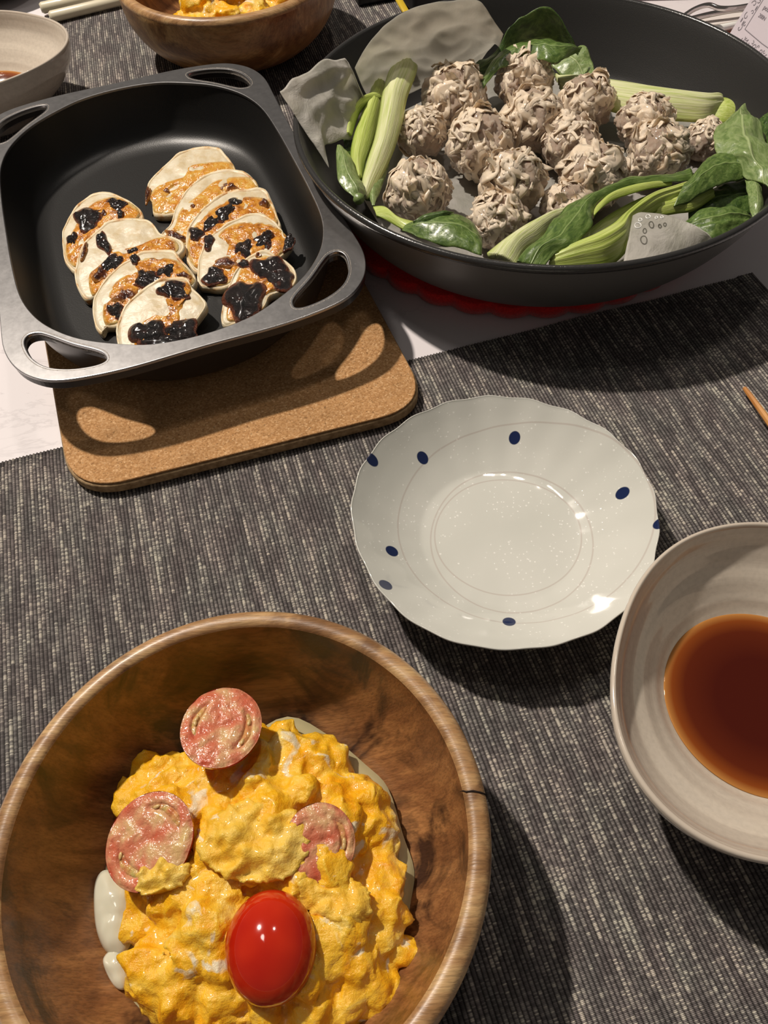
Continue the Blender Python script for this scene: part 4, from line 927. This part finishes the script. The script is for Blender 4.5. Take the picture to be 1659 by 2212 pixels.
V, F = lathe(-.335, .845, smooth_prof([(.0, .012), (.03, .014), (.045, .03), (.048, .040), (.050, .040), (.046, .022), (.03, .004), (0, .0024)], 24), 48); tag(obj('brown_stand_in', V, F, m_dark), 'dark brown rounded stand-in for an unclear object, cut off at the top left corner', 'bowl')  # bowl-shaped stand-in for an unidentified brown object in the corner
t = thing('maroon_pouch', 'maroon leather pouch at the top edge behind the frying pan', 'pouch', (.27, .79, 0))
def pouch():
    V = []; n_ = 60; lv_ = [(.0, .92), (.004, .99), (.018, 1.0), (.030, .97), (.037, .90), (.040, .75), (.041, .4)]
    for z, s_ in lv_:
        for j in range(n_):
            a_ = 2*math.pi*j/n_; ca, sa = math.cos(a_), math.sin(a_); x = .085*s_*math.copysign(abs(ca)**.45, ca); y = .050*s_*math.copysign(abs(sa)**.45, sa)
            c_ = math.cos(R(-6)); s2 = math.sin(R(-6)); V.append((.2650+x*c_-y*s2, .7880+x*s2+y*c_, z+.0003))
    F = gridfaces(len(lv_), n_, wrap=True); F.append(list(range(n_))); F.append([(len(lv_)-1)*n_+j for j in range(n_)]); return V, F
V, F = pouch(); obj('body', V, F, m_maroon, t)
V, F = tube([Vector((.20, .742, .0395)), Vector((.24, .765, .0412)), Vector((.28, .79, .0418)), Vector((.33, .81, .040))], .0011, 8); obj('seam', V, F, m_maroon, t)
t = thing('steel_tongs', 'polished steel wire tongs between the maroon pouch and the white box', 'tongs', (.32, .72, .0))
def wire(pts, r_, z_=None):
    W_ = cat_rom([tuple(at(*p)) for p in pts], 40); return tube([Vector(w) for w in W_], r_, 10)
V, F = wire([(1470,40,.020),(1500,20,.022),(1530,11,.023),(1555,18,.022),(1590,17,.021),(1640,8,.020)], .0019); obj('upper_wire', V, F, m_steel, t)
V, F = wire([(1490,42,.012),(1530,32,.013),(1570,24,.014),(1600,20,.014),(1650,14,.014)], .0022); obj('lower_wire', V, F, m_steel, t)
# white box, gloss strip, salmon card, printed carton
def quadbox(name, P, z0, z1, m, lab, cat, parent=None):
    b_ = [at(x, y, z1) for x, y in P]; V = [(p.x, p.y, z1) for p in b_]+[(p.x, p.y, z0) for p in b_]
    F = [(0, 1, 2, 3), (7, 6, 5, 4)]+[(i, (i+1) % 4, 4+(i+1) % 4, 4+i) for i in range(4)]
    bm = bmesh.new(); vs = [bm.verts.new(v) for v in V]; [bm.faces.new([vs[i] for i in f]) for f in F]
    bmesh.ops.bevel(bm, geom=bm.edges[:], offset=.0008, segments=2, affect='EDGES'); bm.verts.index_update()
    V = [tuple(v.co) for v in bm.verts]; F = [[v.index for v in f.verts] for f in bm.faces]; bm.free()
    o = obj(name, V, F, m, parent, smooth=False)
    if lab: tag(o, lab, cat)
    return o
quadbox('white_box', [(1470,44),(1536,55),(1612,42),(1612,22)], .0004, .008, m_whitebox, 'flat white box behind the right rim of the frying pan', 'box')
p, q = at(1543, 63, .006), at(1610, 49, .006); d = (q-p).normalized()
V, F = tube([p, p+d*.0008, q-d*.0008, q], [.0020, .0026, .0026, .0020], 16); tag(obj('white_rod', V, F, m_glow), 'glossy white rod in front of the flat white box', 'rod')
quadbox('salmon_card', [(1545,70),(1580,80),(1600,66),(1580,56)], .0003, .0012, m_orange, 'small salmon pink card beside the printed carton', 'card')
# printed carton: a standing card box leaning away, its face towards the camera
A = at(1573, 78, .004); B = at(1700, 170, .004)
ux = (B-A); ux.z = 0; ux.normalize(); nrm = Vector((ux.y, -ux.x, 0));
if nrm.y > 0: nrm = -nrm
tilt = R(24); uy = (Vector((0, 0, 1))*math.cos(tilt)-nrm*math.sin(tilt)).normalized(); un = ux.cross(uy)
t = thing('printed_carton', 'lilac white carton with grey floral border and lettering at the top right corner', 'carton', tuple(A))
def cp(u, v, w=0): return tuple(A+ux*u+uy*v+un*w)
def cpp(u, v, w=0): return cp(u*.58, v*.62, w)
CWd, CHt, CTh = .115, .10, .022
V = [cp(u, v, w) for w in (0, -CTh) for u, v in ((0, 0), (CWd, 0), (CWd, CHt), (0, CHt))]
obj('carton_body', V, [(0, 1, 2, 3), (7, 6, 5, 4), (0, 4, 5, 1), (1, 5, 6, 2), (2, 6, 7, 3), (3, 7, 4, 0)], m_card, t, smooth=False)
def flat(pts, wd, name='border_print'):
    V = []; pts = [np.array(p) for p in pts]
    for i, p in enumerate(pts):
        d_ = pts[min(i+1, len(pts)-1)]-pts[max(i-1, 0)]; d_ = d_/(np.linalg.norm(d_)+1e-9); nn = np.array((-d_[1], d_[0]))*wd
        V.append(cpp(*(p+nn), .0002)); V.append(cpp(*(p-nn), .0002))
    return V, [(2*i, 2*i+1, 2*i+3, 2*i+2) for i in range(len(pts)-1)]
Vp, Fp = [], []
def addf(V, F):
    b_ = len(Vp); Vp.extend(V); Fp.extend([tuple(b_+i for i in f) for f in F])
addf(*flat([(.020, .016), (.020, .07), (.022, .15)], .0004)); addf(*flat([(.020, .016), (.06, .014), (.19, .014)], .0004))
def curl(cx_, cy_, r0, a0, sgn, tn=1.6): return [(cx_+r0*(1-k/22)*math.cos(a0+sgn*k/20*2*math.pi*tn/2), cy_+r0*(1-k/22)*math.sin(a0+sgn*k/20*2*math.pi*tn/2)) for k in range(21)]
for k in range(11):
    addf(*flat(curl(.010, .014+.014*k, .0048, 1.2+k, 1 if k % 2 else -1), .00045)); addf(*flat(curl(.0155, .020+.014*k, .0030, 2+k, -1 if k % 2 else 1), .0004))
for k in range(12):
    addf(*flat(curl(.026+.013*k, .0065, .0042, 1+k*1.3, 1 if k % 2 else -1), .00045)); addf(*flat(curl(.032+.013*k, .009, .0026, k*2, -1), .0004))
for (cx_, cy_) in ((.006, .022), (.011, .020), (.0175, .04), (.013, .058)):
    addf([cpp(cx_+.0016*math.cos(a_)*.6, cy_+.0028*math.sin(a_), .00025) for a_ in [k/10*2*math.pi for k in range(10)]], [tuple(range(10))])
obj('border_print', Vp, Fp, m_ink, t, smooth=False)
def lettering(txt, u, v, size, name):
    cu = bpy.data.curves.new('t', 'FONT'); cu.body = txt; cu.size = size; o = bpy.data.objects.new('t', cu); C.objects.link(o)
    dg = bpy.context.evaluated_depsgraph_get(); me = bpy.data.meshes.new_from_object(o.evaluated_get(dg)); bpy.data.objects.remove(o)
    V = [cpp(u+p.co.x, v+p.co.y, .0003) for p in me.vertices]; F = [list(p.vertices) for p in me.polygons]; bpy.data.meshes.remove(me)
    obj(name, V, F, m_ink, t, smooth=False)
lettering('Mo', .030, .056, .020, 'title_lettering'); lettering('poshook', .028, .043, .0075, 'small_lettering'); lettering('200N', .028, .034, .0062, 'small_lettering')
